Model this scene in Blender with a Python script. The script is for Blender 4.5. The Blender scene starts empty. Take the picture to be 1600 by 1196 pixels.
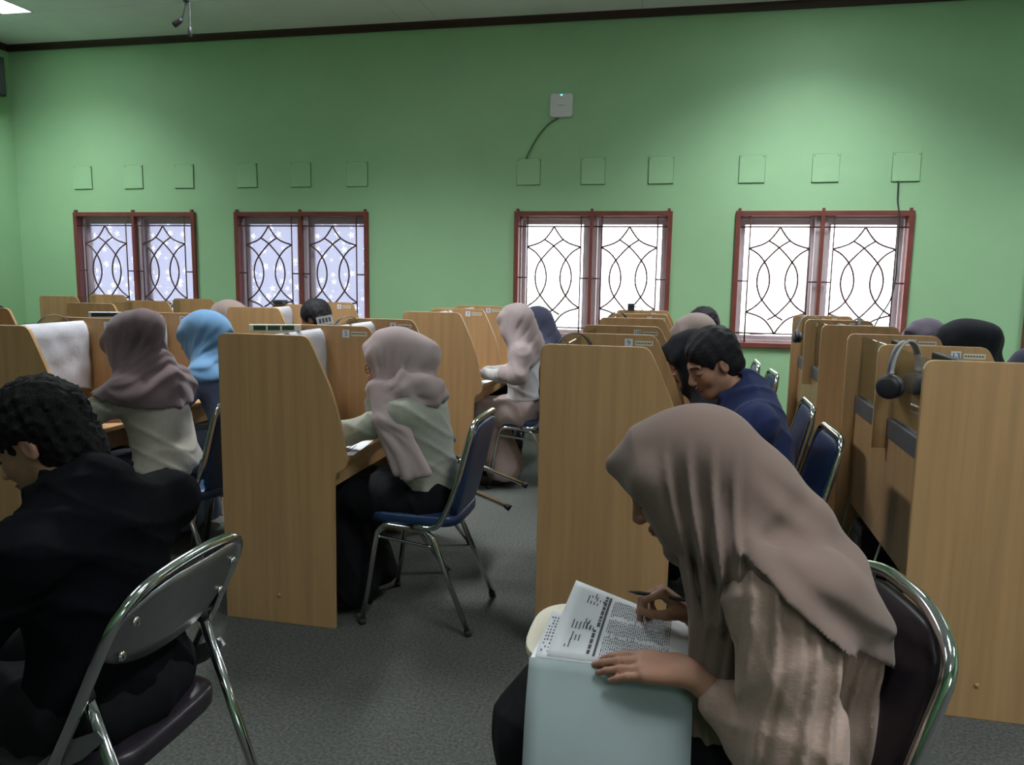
import bpy, math, random
import numpy as np
from mathutils import Vector, Matrix
random.seed(7)
D = bpy.data
SC = bpy.context.scene
COL = SC.collection
PI = math.pi

# ---------------------------------------------------------------- camera
cam = D.objects.new('camera', D.cameras.new('camera'))
COL.objects.link(cam)
SC.camera = cam
YAW, PITCH, ROLL, FPX, EYE = -.2156, -.1365, .0159, 1216.6, 1.4466
cam.data.sensor_fit = 'HORIZONTAL'
cam.data.sensor_width = 36.0
cam.data.lens = FPX / 1600 * 36.0
cam.data.clip_start = .02
_fw = Vector((math.sin(YAW) * math.cos(PITCH), math.cos(YAW) * math.cos(PITCH), math.sin(PITCH)))
_r = Vector((math.cos(YAW), -math.sin(YAW), 0))
_u = _r.cross(_fw)
_r2 = _r * math.cos(ROLL) + _u * math.sin(ROLL)
_u2 = _u * math.cos(ROLL) - _r * math.sin(ROLL)
cam.matrix_world = Matrix(((_r2.x, _u2.x, -_fw.x, 0), (_r2.y, _u2.y, -_fw.y, 0), (_r2.z, _u2.z, -_fw.z, EYE), (0, 0, 0, 1)))

# ---------------------------------------------------------------- view, sky, daylight
SC.view_settings.view_transform = 'Standard'
SC.view_settings.look = 'None'
SC.view_settings.gamma = 1.0
SC.view_settings.use_curve_mapping = False
SC.cycles.transparent_max_bounces = 32
SC.view_settings.exposure = 0.32
W = D.worlds.new('overcast_sky')
SC.world = W
W.use_nodes = True
_bg = W.node_tree.nodes['Background']
_bg.inputs[0].default_value = (.93, .96, 1.0, 1)
_bg.inputs[1].default_value = 5.5

XL, XR, YB, YF, ZC = -6.84, 6.4, -3.6, 7.0, 3.68       # room: side walls, wall behind the camera, window wall, ceiling
WALL_T = .2
WIN = [(-6.165, 'window_1'), (-4.334, 'window_2'), (-1.531, 'window_3'), (.393, 'window_4'), (2.66, 'window_5')]
WW, WZ0, WZ1 = 1.397, .866, 2.02

def portal(x, y, rz):
    l = D.lights.new('daylight_portal', 'AREA')
    l.shape = 'RECTANGLE'
    l.size = WW
    l.size_y = WZ1 - WZ0
    l.cycles.is_portal = True
    o = D.objects.new('daylight_portal', l)
    o.location = (x, y, (WZ0 + WZ1) / 2)
    o.rotation_euler = (PI / 2, 0, rz)
    COL.objects.link(o)
ADDED_REAR_WIN = WIN[4:]  # rear opening added out of view, for daylight from behind the viewer
for wx, _n in WIN:
    portal(wx + WW / 2, YF + WALL_T + .02, PI)
for wx, _n in ADDED_REAR_WIN:
    portal(wx + WW / 2, YB - WALL_T - .02, 0)

# ---------------------------------------------------------------- materials
def mat(name, col, rough=.6, metal=0, spec=.4, **kw):
    m = D.materials.new(name)
    m.use_nodes = True
    nt = m.node_tree
    b = nt.nodes['Principled BSDF']
    b.inputs['Base Color'].default_value = (*col, 1)
    b.inputs['Roughness'].default_value = rough
    b.inputs['Metallic'].default_value = metal
    b.inputs['Specular IOR Level'].default_value = spec
    if 'sheen' in kw:
        b.inputs['Sheen Weight'].default_value = kw['sheen']
        b.inputs['Sheen Roughness'].default_value = .5
    if 'emit' in kw:
        b.inputs['Emission Color'].default_value = (*col, 1)
        b.inputs['Emission Strength'].default_value = kw['emit']
    if 'sss' in kw:
        b.inputs['Subsurface Weight'].default_value = kw['sss']
        b.inputs['Subsurface Radius'].default_value = (.01, .004, .002)
        b.inputs['Subsurface Scale'].default_value = .5
    sc = kw.get('scale')
    if sc:                                             # noise over object coordinates: tint and bump
        tc = nt.nodes.new('ShaderNodeTexCoord')
        mp = nt.nodes.new('ShaderNodeMapping')
        mp.inputs['Scale'].default_value = sc
        nz = nt.nodes.new('ShaderNodeTexNoise')
        nz.inputs['Scale'].default_value = 1
        nz.inputs['Detail'].default_value = kw.get('detail', 4)
        nz.inputs['Roughness'].default_value = .6
        nt.links.new(tc.outputs['Object'], mp.inputs[0])
        nt.links.new(mp.outputs[0], nz.inputs['Vector'])
        v = kw.get('var', .12)
        rp = nt.nodes.new('ShaderNodeValToRGB')
        rp.color_ramp.elements[0].position = .3
        rp.color_ramp.elements[1].position = .7
        c2 = kw.get('col2')
        a = [max(0, c * (1 - v)) for c in col]
        e = list(c2) if c2 else [min(1, c * (1 + v)) for c in col]
        rp.color_ramp.elements[0].color = (*a, 1)
        rp.color_ramp.elements[1].color = (*e, 1)
        nt.links.new(nz.outputs['Fac'], rp.inputs[0])
        nt.links.new(rp.outputs[0], b.inputs['Base Color'])
        if kw.get('bump'):
            bp = nt.nodes.new('ShaderNodeBump')
            bp.inputs['Strength'].default_value = kw['bump']
            bp.inputs['Distance'].default_value = kw.get('dist', .004)
            nt.links.new(nz.outputs['Fac'], bp.inputs['Height'])
            nt.links.new(bp.outputs[0], b.inputs['Normal'])
    return m

def glass_mat(name, tint, gloss=.10, rough=.02):
    m = D.materials.new(name)
    m.use_nodes = True
    nt = m.node_tree
    nt.nodes.clear()
    o = nt.nodes.new('ShaderNodeOutputMaterial')
    t = nt.nodes.new('ShaderNodeBsdfTransparent')
    t.inputs[0].default_value = (*tint, 1)
    g = nt.nodes.new('ShaderNodeBsdfGlossy')
    g.inputs['Roughness'].default_value = rough
    lf = nt.nodes.new('ShaderNodeLayerWeight')            # same from both faces of the pane
    lf.inputs[0].default_value = .5
    pw = nt.nodes.new('ShaderNodeMath')
    pw.operation = 'POWER'
    pw.inputs[1].default_value = 5
    nt.links.new(lf.outputs['Facing'], pw.inputs[0])
    lw = nt.nodes.new('ShaderNodeMath')
    lw.operation = 'MULTIPLY_ADD'
    lw.inputs[1].default_value = .7
    lw.inputs[2].default_value = gloss * .4
    nt.links.new(pw.outputs[0], lw.inputs[0])
    mx = nt.nodes.new('ShaderNodeMixShader')
    nt.links.new(lw.outputs[0], mx.inputs[0])
    nt.links.new(t.outputs[0], mx.inputs[1])
    nt.links.new(g.outputs[0], mx.inputs[2])
    nt.links.new(mx.outputs[0], o.inputs[0])
    return m

def film_mat(name, col, thru):
    """frosted window film with small clear five-pointed stars printed all over"""
    m = D.materials.new(name)
    m.use_nodes = True
    nt = m.node_tree
    nt.nodes.clear()
    N, L = nt.nodes.new, nt.links.new
    o = N('ShaderNodeOutputMaterial')
    tl = N('ShaderNodeBsdfTranslucent')
    tl.inputs[0].default_value = (*col, 1)
    tp = N('ShaderNodeBsdfTransparent')
    tp.inputs[0].default_value = (*[c * .75 for c in col], 1)
    clear = N('ShaderNodeBsdfTransparent')
    clear.inputs[0].default_value = (.47, .47, .48, 1)
    tc = N('ShaderNodeTexCoord')
    mp = N('ShaderNodeMapping')
    mp.inputs['Scale'].default_value = (13, 0, 13)
    vo = N('ShaderNodeTexVoronoi')
    vo.inputs['Scale'].default_value = 1.0
    vo.inputs['Randomness'].default_value = .75
    L(tc.outputs['Object'], mp.inputs[0])
    L(mp.outputs[0], vo.inputs['Vector'])
    df = N('ShaderNodeVectorMath')
    df.operation = 'SUBTRACT'
    L(mp.outputs[0], df.inputs[0])
    L(vo.outputs['Position'], df.inputs[1])
    sx = N('ShaderNodeSeparateXYZ')
    L(df.outputs[0], sx.inputs[0])
    def math_(op, a, b=None):
        n = N('ShaderNodeMath')
        n.operation = op
        for i, q in enumerate((a, b)):
            if q is None:
                continue
            if isinstance(q, (int, float)):
                n.inputs[i].default_value = q
            else:
                L(q, n.inputs[i])
        return n.outputs[0]
    ang = math_('ARCTAN2', sx.outputs[0], sx.outputs[2])
    sc_ = N('ShaderNodeSeparateColor')
    L(vo.outputs['Color'], sc_.inputs[0])
    ang = math_('ADD', ang, math_('MULTIPLY', sc_.outputs[0], 1.2))
    cs = math_('COSINE', math_('MULTIPLY', ang, 5.0))
    rad = math_('MULTIPLY', math_('ADD', math_('MULTIPLY', cs, .34), .72), .40)
    ins = math_('LESS_THAN', vo.outputs['Distance'], rad)
    mx = N('ShaderNodeMixShader')
    mx.inputs[0].default_value = thru
    L(tl.outputs[0], mx.inputs[1])
    L(tp.outputs[0], mx.inputs[2])
    m2 = N('ShaderNodeMixShader')
    L(ins, m2.inputs[0])
    L(mx.outputs[0], m2.inputs[1])
    L(clear.outputs[0], m2.inputs[2])
    L(m2.outputs[0], o.inputs[0])
    return m

M = {}
M['wall'] = mat('green_wall_paint', (.355, .60, .345), .5, spec=.3, scale=(1.2, 1.2, 1.2), var=.05, bump=.03, detail=8)
M['plate'] = mat('green_plate_paint', (.37, .62, .36), .5, spec=.3, scale=(3, 3, 3), var=.04)
M['ceil'] = mat('ceiling_board_paint', (.88, .90, .96), .8, scale=(2, 2, 2), var=.04)
M['trim'] = mat('dark_brown_trim', (.045, .022, .018), .5, scale=(3, 30, 30), var=.2)
M['carpet'] = mat('grey_green_carpet', (.085, .09, .083), .95, spec=.1, scale=(90, 90, 90), var=.45, bump=.6, dist=.006, detail=6)
M['wood'] = mat('beech_laminate', (.455, .272, .128), .42, spec=.35, scale=(28, 28, 1.1), var=.13, bump=.015, detail=5)
M['redframe'] = mat('red_brown_frame', (.20, .055, .045), .45, scale=(6, 6, 6), var=.2, bump=.1)
M['sash'] = mat('pale_window_sash', (.55, .47, .50), .5, scale=(5, 5, 5), var=.08)
M['iron'] = mat('brown_iron_grille', (.10, .045, .045), .4, scale=(20, 20, 20), var=.2)
M['pane'] = glass_mat('window_glass', (.97, .98, .98))
M['film'] = film_mat('frosted_lilac_film', (.355, .36, .415), .12)
M['bglass'] = glass_mat('carrel_glass', (.86, .90, .87))
M['rail'] = mat('grey_rail', (.10, .10, .11), .5, scale=(10, 10, 10), var=.1)
M['chrome'] = mat('chrome_tube', (.62, .63, .64), .12, 1.0, scale=(4, 4, 4), var=.05)
M['blue'] = mat('blue_vinyl', (.012, .035, .10), .38, spec=.5, scale=(60, 60, 60), var=.15, bump=.12, dist=.002)
M['blackvinyl'] = mat('black_vinyl', (.022, .017, .024), .36, spec=.5, scale=(60, 60, 60), var=.2, bump=.1, dist=.002)
M['platemetal'] = mat('grey_metal_plate', (.30, .30, .31), .33, .85, scale=(8, 8, 8), var=.1)
M['rubber'] = mat('black_rubber', (.02, .02, .02), .7, scale=(20, 20, 20), var=.1)
M['black'] = mat('black_plastic', (.022, .023, .026), .45, scale=(30, 30, 30), var=.15)
M['dgrey'] = mat('dark_grey_plastic', (.07, .075, .085), .45, scale=(30, 30, 30), var=.12)
M['white'] = mat('white_plastic', (.72, .73, .75), .45, scale=(10, 10, 10), var=.03)
M['card'] = mat('white_card', (.68, .70, .72), .7, scale=(20, 20, 20), var=.04)
M['ink'] = mat('blue_ink', (.02, .12, .36), .7, scale=(50, 50, 50), var=.1)
M['blackink'] = mat('black_print', (.10, .105, .12), .8, scale=(50, 50, 50), var=.1)
M['cloth'] = mat('crinkled_white_cloth', (.52, .51, .56), .85, scale=(14, 14, 14), var=.06, bump=.4, dist=.008, detail=8)
M['tan'] = mat('tan_headband', (.22, .17, .10), .5, scale=(20, 20, 20), var=.15)
M['cream'] = mat('cream_board', (.66, .62, .50), .5, scale=(8, 8, 8), var=.05)
M['green_lcd'] = mat('dark_green_display', (.01, .05, .03), .25, scale=(20, 20, 20), var=.1)
M['led'] = mat('blue_green_led', (.1, .8, .75), .4, emit=2.5, scale=(9, 9, 9), var=.02)
M['lamp'] = mat('lamp_diffuser', (.93, .97, 1.0), .5, emit=9.0, scale=(2, 2, 2), var=.01)
M['paper'] = mat('white_paper', (.82, .84, .88), .8, scale=(12, 12, 12), var=.03)
M['cover'] = mat('pale_green_cover', (.32, .385, .395), .75, scale=(10, 10, 10), var=.04)
M['cable'] = mat('dark_cable', (.03, .04, .035), .6, scale=(20, 20, 20), var=.1)
M['gcable'] = mat('green_painted_cable', (.10, .22, .10), .6, scale=(20, 20, 20), var=.1)
M['wcable'] = mat('grey_cable', (.35, .35, .33), .6, scale=(20, 20, 20), var=.1)
M['curtain'] = mat('red_pink_curtain', (.55, .13, .13), .8, scale=(40, 40, 12), var=.3)
M['leaf'] = mat('pale_foliage', (.62, .72, .60), .8, scale=(5, 5, 5), var=.3)
M['ground'] = mat('outside_ground', (.85, .85, .84), .9, scale=(2, 2, 2), var=.2)

# ---------------------------------------------------------------- mesh helpers
class MB:
    """collects vertices and faces for one mesh"""
    def __init__(s):
        s.v, s.f, s.m = [], [], []
    def add(s, v, f, mi=0):
        n = len(s.v)
        s.v += [tuple(p) for p in v]
        s.f += [tuple(i + n for i in q) for q in f]
        s.m += [mi] * len(f)
        return s
    def box(s, x0, x1, y0, y1, z0, z1, mi=0):
        return s.add([(x0, y0, z0), (x1, y0, z0), (x1, y1, z0), (x0, y1, z0), (x0, y0, z1), (x1, y0, z1), (x1, y1, z1), (x0, y1, z1)],
                     [(0, 3, 2, 1), (4, 5, 6, 7), (0, 1, 5, 4), (1, 2, 6, 5), (2, 3, 7, 6), (3, 0, 4, 7)], mi)
    def prism(s, prof, d0, d1, axis, mi=0):
        """profile of 2D points swept along an axis: 'x' takes (y,z), 'y' takes (x,z), 'z' takes (x,y)"""
        def P(a, b, d):
            return {'x': (d, a, b), 'y': (a, d, b), 'z': (a, b, d)}[axis]
        n = len(prof)
        v = [P(a, b, d0) for a, b in prof] + [P(a, b, d1) for a, b in prof]
        f = [tuple(range(n))[::-1], tuple(range(n, 2 * n))] + [(i, (i + 1) % n, n + (i + 1) % n, n + i) for i in range(n)]
        return s.add(v, f, mi)
    def tube(s, pts, r, seg=8, closed=False, mi=0):
        P = [Vector(p) for p in pts]
        n = len(P)
        rr = r if isinstance(r, (list, tuple)) else [r] * n
        T = []
        for i in range(n):
            a = P[(i - 1) % n] if closed or i else P[i]
            b = P[(i + 1) % n] if closed or i < n - 1 else P[i]
            t = (b - a)
            T.append(t.normalized() if t.length > 1e-9 else Vector((0, 0, 1)))
        up = Vector((0, 0, 1)) if abs(T[0].z) < .9 else Vector((1, 0, 0))
        N = (up - T[0] * up.dot(T[0])).normalized()
        v = []
        for i in range(n):
            N = (N - T[i] * N.dot(T[i])).normalized()
            B = T[i].cross(N)
            for k in range(seg):
                a = 2 * PI * k / seg
                v.append(P[i] + (N * math.cos(a) + B * math.sin(a)) * rr[i])
        f = []
        for i in range(n if closed else n - 1):
            j = (i + 1) % n
            for k in range(seg):
                l = (k + 1) % seg
                f.append((i * seg + k, i * seg + l, j * seg + l, j * seg + k))
        if not closed:
            f.append(tuple(range(seg))[::-1])
            f.append(tuple((n - 1) * seg + k for k in range(seg)))
        return s.add(v, f, mi)
    def pad(s, cx, cy, cz, sx, sy, sz, e=4.0, n=14, mi=0):
        """a cushion: superellipsoid box with soft edges"""
        v, f = [], []
        def pw(a):
            return math.copysign(abs(a) ** (2 / e), a)
        for i in range(n + 1):
            th = -PI / 2 + PI * i / n
            for k in range(2 * n):
                ph = 2 * PI * k / (2 * n)
                v.append((cx + sx * pw(math.cos(th)) * pw(math.cos(ph)), cy + sy * pw(math.cos(th)) * pw(math.sin(ph)), cz + sz * pw(math.sin(th))))
        for i in range(n):
            for k in range(2 * n):
                l = (k + 1) % (2 * n)
                f.append((i * 2 * n + k, i * 2 * n + l, (i + 1) * 2 * n + l, (i + 1) * 2 * n + k))
        return s.add(v, f, mi)
    def xf(s, mtx):
        s.v = [tuple(mtx @ Vector(p)) for p in s.v]
        return s
    def build(s, name, mats, parent=None, loc=(0, 0, 0), smooth=False):
        me = D.meshes.new(name)
        me.from_pydata(s.v, [], s.f)
        for m in (mats if isinstance(mats, (list, tuple)) else [mats]):
            me.materials.append(m)
        if any(s.m):
            me.polygons.foreach_set('material_index', s.m)
        if smooth:
            me.polygons.foreach_set('use_smooth', [True] * len(me.polygons))
        me.update()
        return link(name, me, parent, loc)

def link(name, data, parent=None, loc=(0, 0, 0)):
    o = D.objects.new(name, data)
    COL.objects.link(o)
    o.parent = parent
    o.location = loc
    return o

def tag(o, label=None, cat=None, group=None, kind=None):
    for k, v in (('label', label), ('category', cat), ('group', group), ('kind', kind)):
        if v:
            o[k] = v
    return o

def thing(name, loc, label, cat, group=None, rz=0):
    o = link(name, None, None, loc)
    o.rotation_euler = (0, 0, rz)
    return tag(o, label, cat, group)

def copy_tree(o, parent=None):
    c = o.copy()
    COL.objects.link(c)
    c.parent = parent
    for ch in list(o.children):
        copy_tree(ch, c)
    return c

def bevel(o, w=.003, seg=2):
    m = o.modifiers.new('bevel', 'BEVEL')
    m.width = w
    m.segments = seg
    m.limit_method = 'ANGLE'
    return o

def fillet(pts, rad, n=6, closed=False):
    """round the corners of a polyline"""
    P = [Vector(p) for p in pts]
    out = []
    N = len(P)
    for i in range(N):
        if not closed and i in (0, N - 1):
            out.append(P[i])
            continue
        a, b, c = P[(i - 1) % N], P[i], P[(i + 1) % N]
        r = min(rad, (a - b).length * .45, (c - b).length * .45)
        p, q = b + (a - b).normalized() * r, b + (c - b).normalized() * r
        for k in range(n + 1):
            t = k / n
            out.append(p * (1 - t) ** 2 + b * 2 * t * (1 - t) + q * t * t)
    return out

def catmull(pts, n=6):
    P = [Vector(p) for p in pts]
    P = [P[0] * 2 - P[1]] + P + [P[-1] * 2 - P[-2]]
    out = []
    for i in range(1, len(P) - 2):
        a, b, c, d = P[i - 1:i + 3]
        for k in range(n):
            t = k / n
            out.append(.5 * ((2 * b) + (c - a) * t + (2 * a - 5 * b + 4 * c - d) * t * t + (3 * b - a - 3 * c + d) * t ** 3))
    out.append(P[-2])
    return out

def text_part(body, size, m, parent, loc, rot=(PI / 2, 0, 0)):
    c = D.curves.new('printed_number', 'FONT')
    c.body = body
    c.size = size
    c.align_x = 'CENTER'
    c.align_y = 'CENTER'
    c.extrude = .0004
    t = D.objects.new('printed_number', c)
    COL.objects.link(t)
    bpy.context.view_layer.update()
    me = D.meshes.new_from_object(t.evaluated_get(bpy.context.evaluated_depsgraph_get()))
    D.objects.remove(t)
    me.materials.clear()
    me.materials.append(m)
    o = link('printed_number', me, parent, loc)
    o.rotation_euler = rot
    return o

# ---------------------------------------------------------------- room shell
m = MB().box(XL - .2, XR + .2, YB - .2, YF + .2, -.05, 0)
tag(m.build('floor', M['carpet']), 'dark grey-green carpet covering the whole room', 'floor', kind='structure')

def wall_with_windows(name, y0, y1, label, WIN):
    m = MB()
    xs = [XL - .2] + [v for wx, _n in WIN for v in (wx + .03, wx + WW - .03)] + [XR + .2]
    z0, z1 = WZ0 + .03, WZ1 - .03
    m.box(xs[0], xs[-1], y0, y1, 0, z0)
    m.box(xs[0], xs[-1], y0, y1, z1, ZC + .1)
    for i in range(0, len(xs), 2):
        m.box(xs[i], xs[i + 1], y0, y1, z0, z1)
    return tag(m.build(name, M['wall']), label, 'wall', kind='structure')
wall_with_windows('wall_back', YF, YF + WALL_T, 'green painted wall with the grilled windows', WIN)
wall_with_windows('wall_front', YB - WALL_T, YB, 'green painted wall behind the viewer', ADDED_REAR_WIN)
tag(MB().box(XL - .2, XL, YB, YF, 0, ZC).build('wall_left', M['wall']), 'green painted side wall carrying the dark speaker', 'wall', kind='structure')
tag(MB().box(XR, XR + .2, YB, YF, 0, ZC).build('wall_right', M['wall']), 'green painted side wall beyond the last row', 'wall', kind='structure')
ceil = tag(MB().box(XL - .2, XR + .2, YB - .2, YF + .2, ZC + .03, ZC + .1).build('ceiling', M['ceil']), 'off-white boarded ceiling with fine seams', 'ceiling', kind='structure')

FIX = [(-5.87, 5.53), (.95, 5.53), (-2.4, 4.29), (-2.4, 1.2), (.95, 1.2), (4.3, 1.2), (-2.4, -2.2), (.95, -2.2), (4.3, 5.53)]
def fixture_hole(x0, x1, y0, y1):
    return any(x0 < fx + .17 and x1 > fx - .17 and y0 < fy + .62 and y1 > fy - .62 for fx, fy in FIX)
# ceiling boards with recessed seams; the lamps sit in the gaps between cut boards
cx = [XL] + [v for fx in (-5.87, -2.4, .95, 4.3) for v in (fx - .16, fx + .16, fx + 1.95)] + [XR]
cx = sorted(v for v in cx if XL <= v <= XR)
cy = [YB, -2.82, -1.58, -.5, .58, 1.82, 3.1, 3.67, 4.91, 6.15, YF]
board_n = 0
for i in range(len(cx) - 1):
    for j in range(len(cy) - 1):
        x0, x1, y0, y1 = cx[i] + .002, cx[i + 1] - .002, cy[j] + .002, cy[j + 1] - .002
        if any(abs((x0 + x1) / 2 - fx) < .12 and abs((y0 + y1) / 2 - fy) < .3 for fx, fy in FIX):
            continue
        MB().box(x0, x1, y0, y1, ZC, ZC + .03).build('ceiling_panel', M['ceil'], ceil)
tr = MB().prism([(YF - .002, ZC - .058), (YF - .022, ZC - .058), (YF - .03, ZC - .02), (YF - .045, ZC), (YF - .002, ZC)], XL, XR, 'x')
tag(tr.build('trim_1', M['trim']), 'dark brown cornice between window wall and ceiling', 'trim', kind='structure')
tr = MB().prism([(XL + .002, ZC - .058), (XL + .022, ZC - .058), (XL + .03, ZC - .02), (XL + .045, ZC), (XL + .002, ZC)], YB, YF - .05, 'y')
tag(tr.build('trim_2', M['trim']), 'dark brown cornice along the side wall', 'trim', kind='structure')
tag(MB().box(XL + .02, XR, YF - .016, YF - .001, 0, .11).build('baseboard_back', M['trim']), 'dark brown baseboard under the windows', 'baseboard', kind='structure')
tag(MB().box(XL + .001, XL + .016, YB, YF - .02, 0, .11).build('baseboard_left', M['trim']), 'dark brown baseboard along the side wall', 'baseboard', kind='structure')

# recessed fluorescent lamps, each with its own light
LAMP_W = 26.0
LEVEL = {(-5.87, 5.53): 1.05, (.95, 5.53): 1.5, (4.3, 5.53): 1.6, (-2.4, 4.29): 2.4, (-2.4, 1.2): .12, (.95, 1.2): .85, (4.3, 1.2): 2.4, (.95, -2.2): .4}
UNLIT = {(-2.4, -2.2)}
for i, (fx, fy) in enumerate(FIX):
    names = ['recessed lamp in the ceiling corner above the first window', 'recessed ceiling lamp before the window wall, out of view above the fourth row',
             'recessed ceiling lamp over the aisle behind the first row', 'recessed ceiling lamp over the dark-haired sitter', 'recessed ceiling lamp right above the viewer',
             'recessed ceiling lamp by the far side wall', 'recessed ceiling lamp behind the viewer, first of two', 'recessed ceiling lamp behind the viewer, second of two', 'recessed ceiling lamp above the curtained window']
    t = thing('ceiling_lamp', (fx, fy, ZC), names[i], 'lamp', 'recessed ceiling lamps')
    MB().box(-.15, .15, -.6, .6, .02, .026).build('diffuser', M['lamp' if (fx, fy) not in UNLIT else 'white'], t)
    fr = MB()
    for a in ((-.158, -.15, -.62, .62), (.15, .158, -.62, .62)):
        fr.box(a[0], a[1], a[2], a[3], -.004, .03)
    for a in ((-.62, -.602), (.602, .62)):
        fr.box(-.15, .15, a[0], a[1], -.004, .03)
    fr.build('lamp_frame', M['white'], t)
    if (fx, fy) in UNLIT:
        continue
    l = D.lights.new('lamp_light', 'AREA')
    l.shape = 'RECTANGLE'
    l.size, l.size_y = .28, 1.16
    l.energy = LAMP_W * LEVEL.get((fx, fy), 1)
    l.color = (.94, .98, 1.0)
    l.spread = math.radians(125)
    lo = link('lamp_light', l, t, (0, 0, .012))

# ---------------------------------------------------------------- windows
HALF = [[(.5, 0), (.43, .06), (.33, .125), (.2, .167), (0, .2)],
        [(0, .2), (.15, .25), (.27, .325), (.345, .41), (.37, .505), (.345, .59), (.26, .68), (.14, .75), (0, .8)],
        [(.675, .127), (.49, .196), (.27, .325), (.185, .41), (.16, .505), (.185, .59), (.26, .68), (.47, .813), (.63, .87)]]
def grille_half(x0, x1, z0, z1, y):
    g = MB()
    w = x1 - x0
    bx0, bx1 = x0 + .125 * w, x1 - .125 * w
    h = z1 - z0
    bt, bb = z1 - .085 * h, z0 + .075 * h
    for xx in (bx0, bx1):
        g.tube([(xx, y, z0 - .005), (xx, y, z1 + .005)], .0066, 6)
    for zz in (bt, bb):
        g.tube([(x0 - .005, y, zz), (x1 + .005, y, zz)], .0066, 6)
    zm = z0 + .49 * h
    g.tube([(x0 - .005, y, zm), (bx0, y, zm)], .0066, 6)
    g.tube([(bx1, y, zm), (x1 + .005, y, zm)], .0066, 6)
    def put(pts):
        g.tube(catmull([(bx0 + a * (bx1 - bx0), y - .004, bt + b * (bb - bt)) for a, b in pts], 4), .0078, 6)
    for pts in HALF:
        put(pts)
        put([(1 - a, b) for a, b in pts])
    a = HALF[0]
    put([(p, 1 - q) for p, q in a])
    put([(1 - p, 1 - q) for p, q in a])
    return g

WLAB = {'window_1': 'grilled window with star-patterned frosted panes nearest the corner', 'window_2': 'second grilled window with star-patterned frosted panes',
        'window_3': 'bright grilled window with clear panes above the third row', 'window_4': 'brightest grilled window, a cable hanging over its frame',
        'window_5': 'window with a red-pink curtain at the edge of view'}
def make_window(wx, name, mirror=None):
    root = link(name, None, None, (wx, YF, WZ0))
    tag(root, WLAB[name], 'window', kind='structure')
    H = WZ1 - WZ0
    fw = .042
    f = MB()
    f.box(0, WW, -.028, .05, H - fw, H)
    f.box(0, WW, -.028, .05, 0, fw)
    f.box(0, fw, -.028, .05, fw, H - fw)
    f.box(WW - fw, WW, -.028, .05, fw, H - fw)
    bevel(f.build('window_frame', M['redframe'], root))
    xm = WW / 2
    bevel(MB().box(xm - .016, xm + .016, -.028, .02, fw, H - fw).build('mullion', M['redframe'], root))
    bevel(MB().box(xm - .05, xm + .05, .021, .19, fw, H - fw).build('window_post', M['sash'], root))
    rv = MB()
    rv.box(fw - .01, fw + .012, .051, .19, fw, H - fw)
    rv.box(WW - fw - .012, WW - fw + .01, .051, .19, fw, H - fw)
    rv.box(fw, WW - fw, .051, .19, H - fw - .02, H - fw + .01)
    rv.box(fw, WW - fw, .051, .19, fw - .01, fw + .02)
    rv.build('reveal', M['sash'], root)
    for k, (a, b) in enumerate(((fw + .012, xm - .05), (xm + .05, WW - fw - .012))):
        z0, z1 = fw + .02, H - fw - .02
        s = MB()
        sw = .035
        s.box(a, a + sw, .10, .14, z0, z1)
        s.box(b - sw, b, .10, .14, z0, z1)
        s.box(a + sw, b - sw, .10, .14, z0, z0 + sw)
        s.box(a + sw, b - sw, .10, .14, z1 - sw * 1.3, z1)
        bevel(s.build('sash', M['sash'], root))
        film = name in ('window_1', 'window_2')
        p = MB().box(a + sw - .004, b - sw + .004, .118, .122, z0 + sw - .004, z1 - sw * 1.3 + .004).build('pane', M['film'] if film else M['pane'], root)
        g = grille_half(fw if k == 0 else xm + .012, xm - .012 if k == 0 else WW - fw, fw, H - fw, -.012)
        g.build('iron_grille', M['iron'], root, smooth=True)
        if not film:
            MB().tube([(a + .12, .085, z0 + .045), (a + .22, .075, z0 + .05), (a + .33, .06, z0 + .065)], .007, 6).build('window_stay', M['sash'], root)
    hk = [.03, xm, WW - .03]
    for x in hk:
        MB().box(x - .011, x + .011, -.03, -.001, H + .001, H + .022).build('bracket', M['redframe'], root)
    return root
for wx, name in WIN:
    wr = make_window(wx, name)
    if name == 'window_5':
        cu = MB()
        n = 60
        for i in range(n):
            x0, x1 = .05 + 1.3 * i / n, .05 + 1.3 * (i + 1) / n
            y0, y1 = .045 + .018 * math.sin(i * 1.1), .045 + .018 * math.sin((i + 1) * 1.1)
            cu.add([(x0, y0, .05), (x1, y1, .05), (x1, y1, 1.1), (x0, y0, 1.1), (x0, y0 + .003, .05), (x1, y1 + .003, .05), (x1, y1 + .003, 1.1), (x0, y0 + .003, 1.1)], [(0, 1, 2, 3), (4, 7, 6, 5)])
        cu.build('curtain', M['curtain'], wr, smooth=True)
# plain unseen window added behind the viewer to bring daylight from that side
for i, (wx, _n) in enumerate(ADDED_REAR_WIN):
    root = link('window_%d' % (6 + i), None, None, (wx, YB, WZ0))
    tag(root, 'plain window added for daylight in the unseen wall behind the viewer, ' + 'the only one there', 'window', kind='structure')
    H = WZ1 - WZ0
    f = MB()
    for a in ((0, WW, 0, .042), (0, WW, H - .042, H), (0, .042, .042, H - .042), (WW - .042, WW, .042, H - .042), (WW / 2 - .03, WW / 2 + .03, .042, H - .042)):
        f.box(a[0], a[1], -.1, .028, a[2], a[3])
    f.build('window_frame', M['redframe'], root)
    for a, b in ((.042, WW / 2 - .03), (WW / 2 + .03, WW - .042)):
        MB().box(a, b, -.08, -.076, .042, H - .042).build('pane', M['pane'], root)

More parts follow.
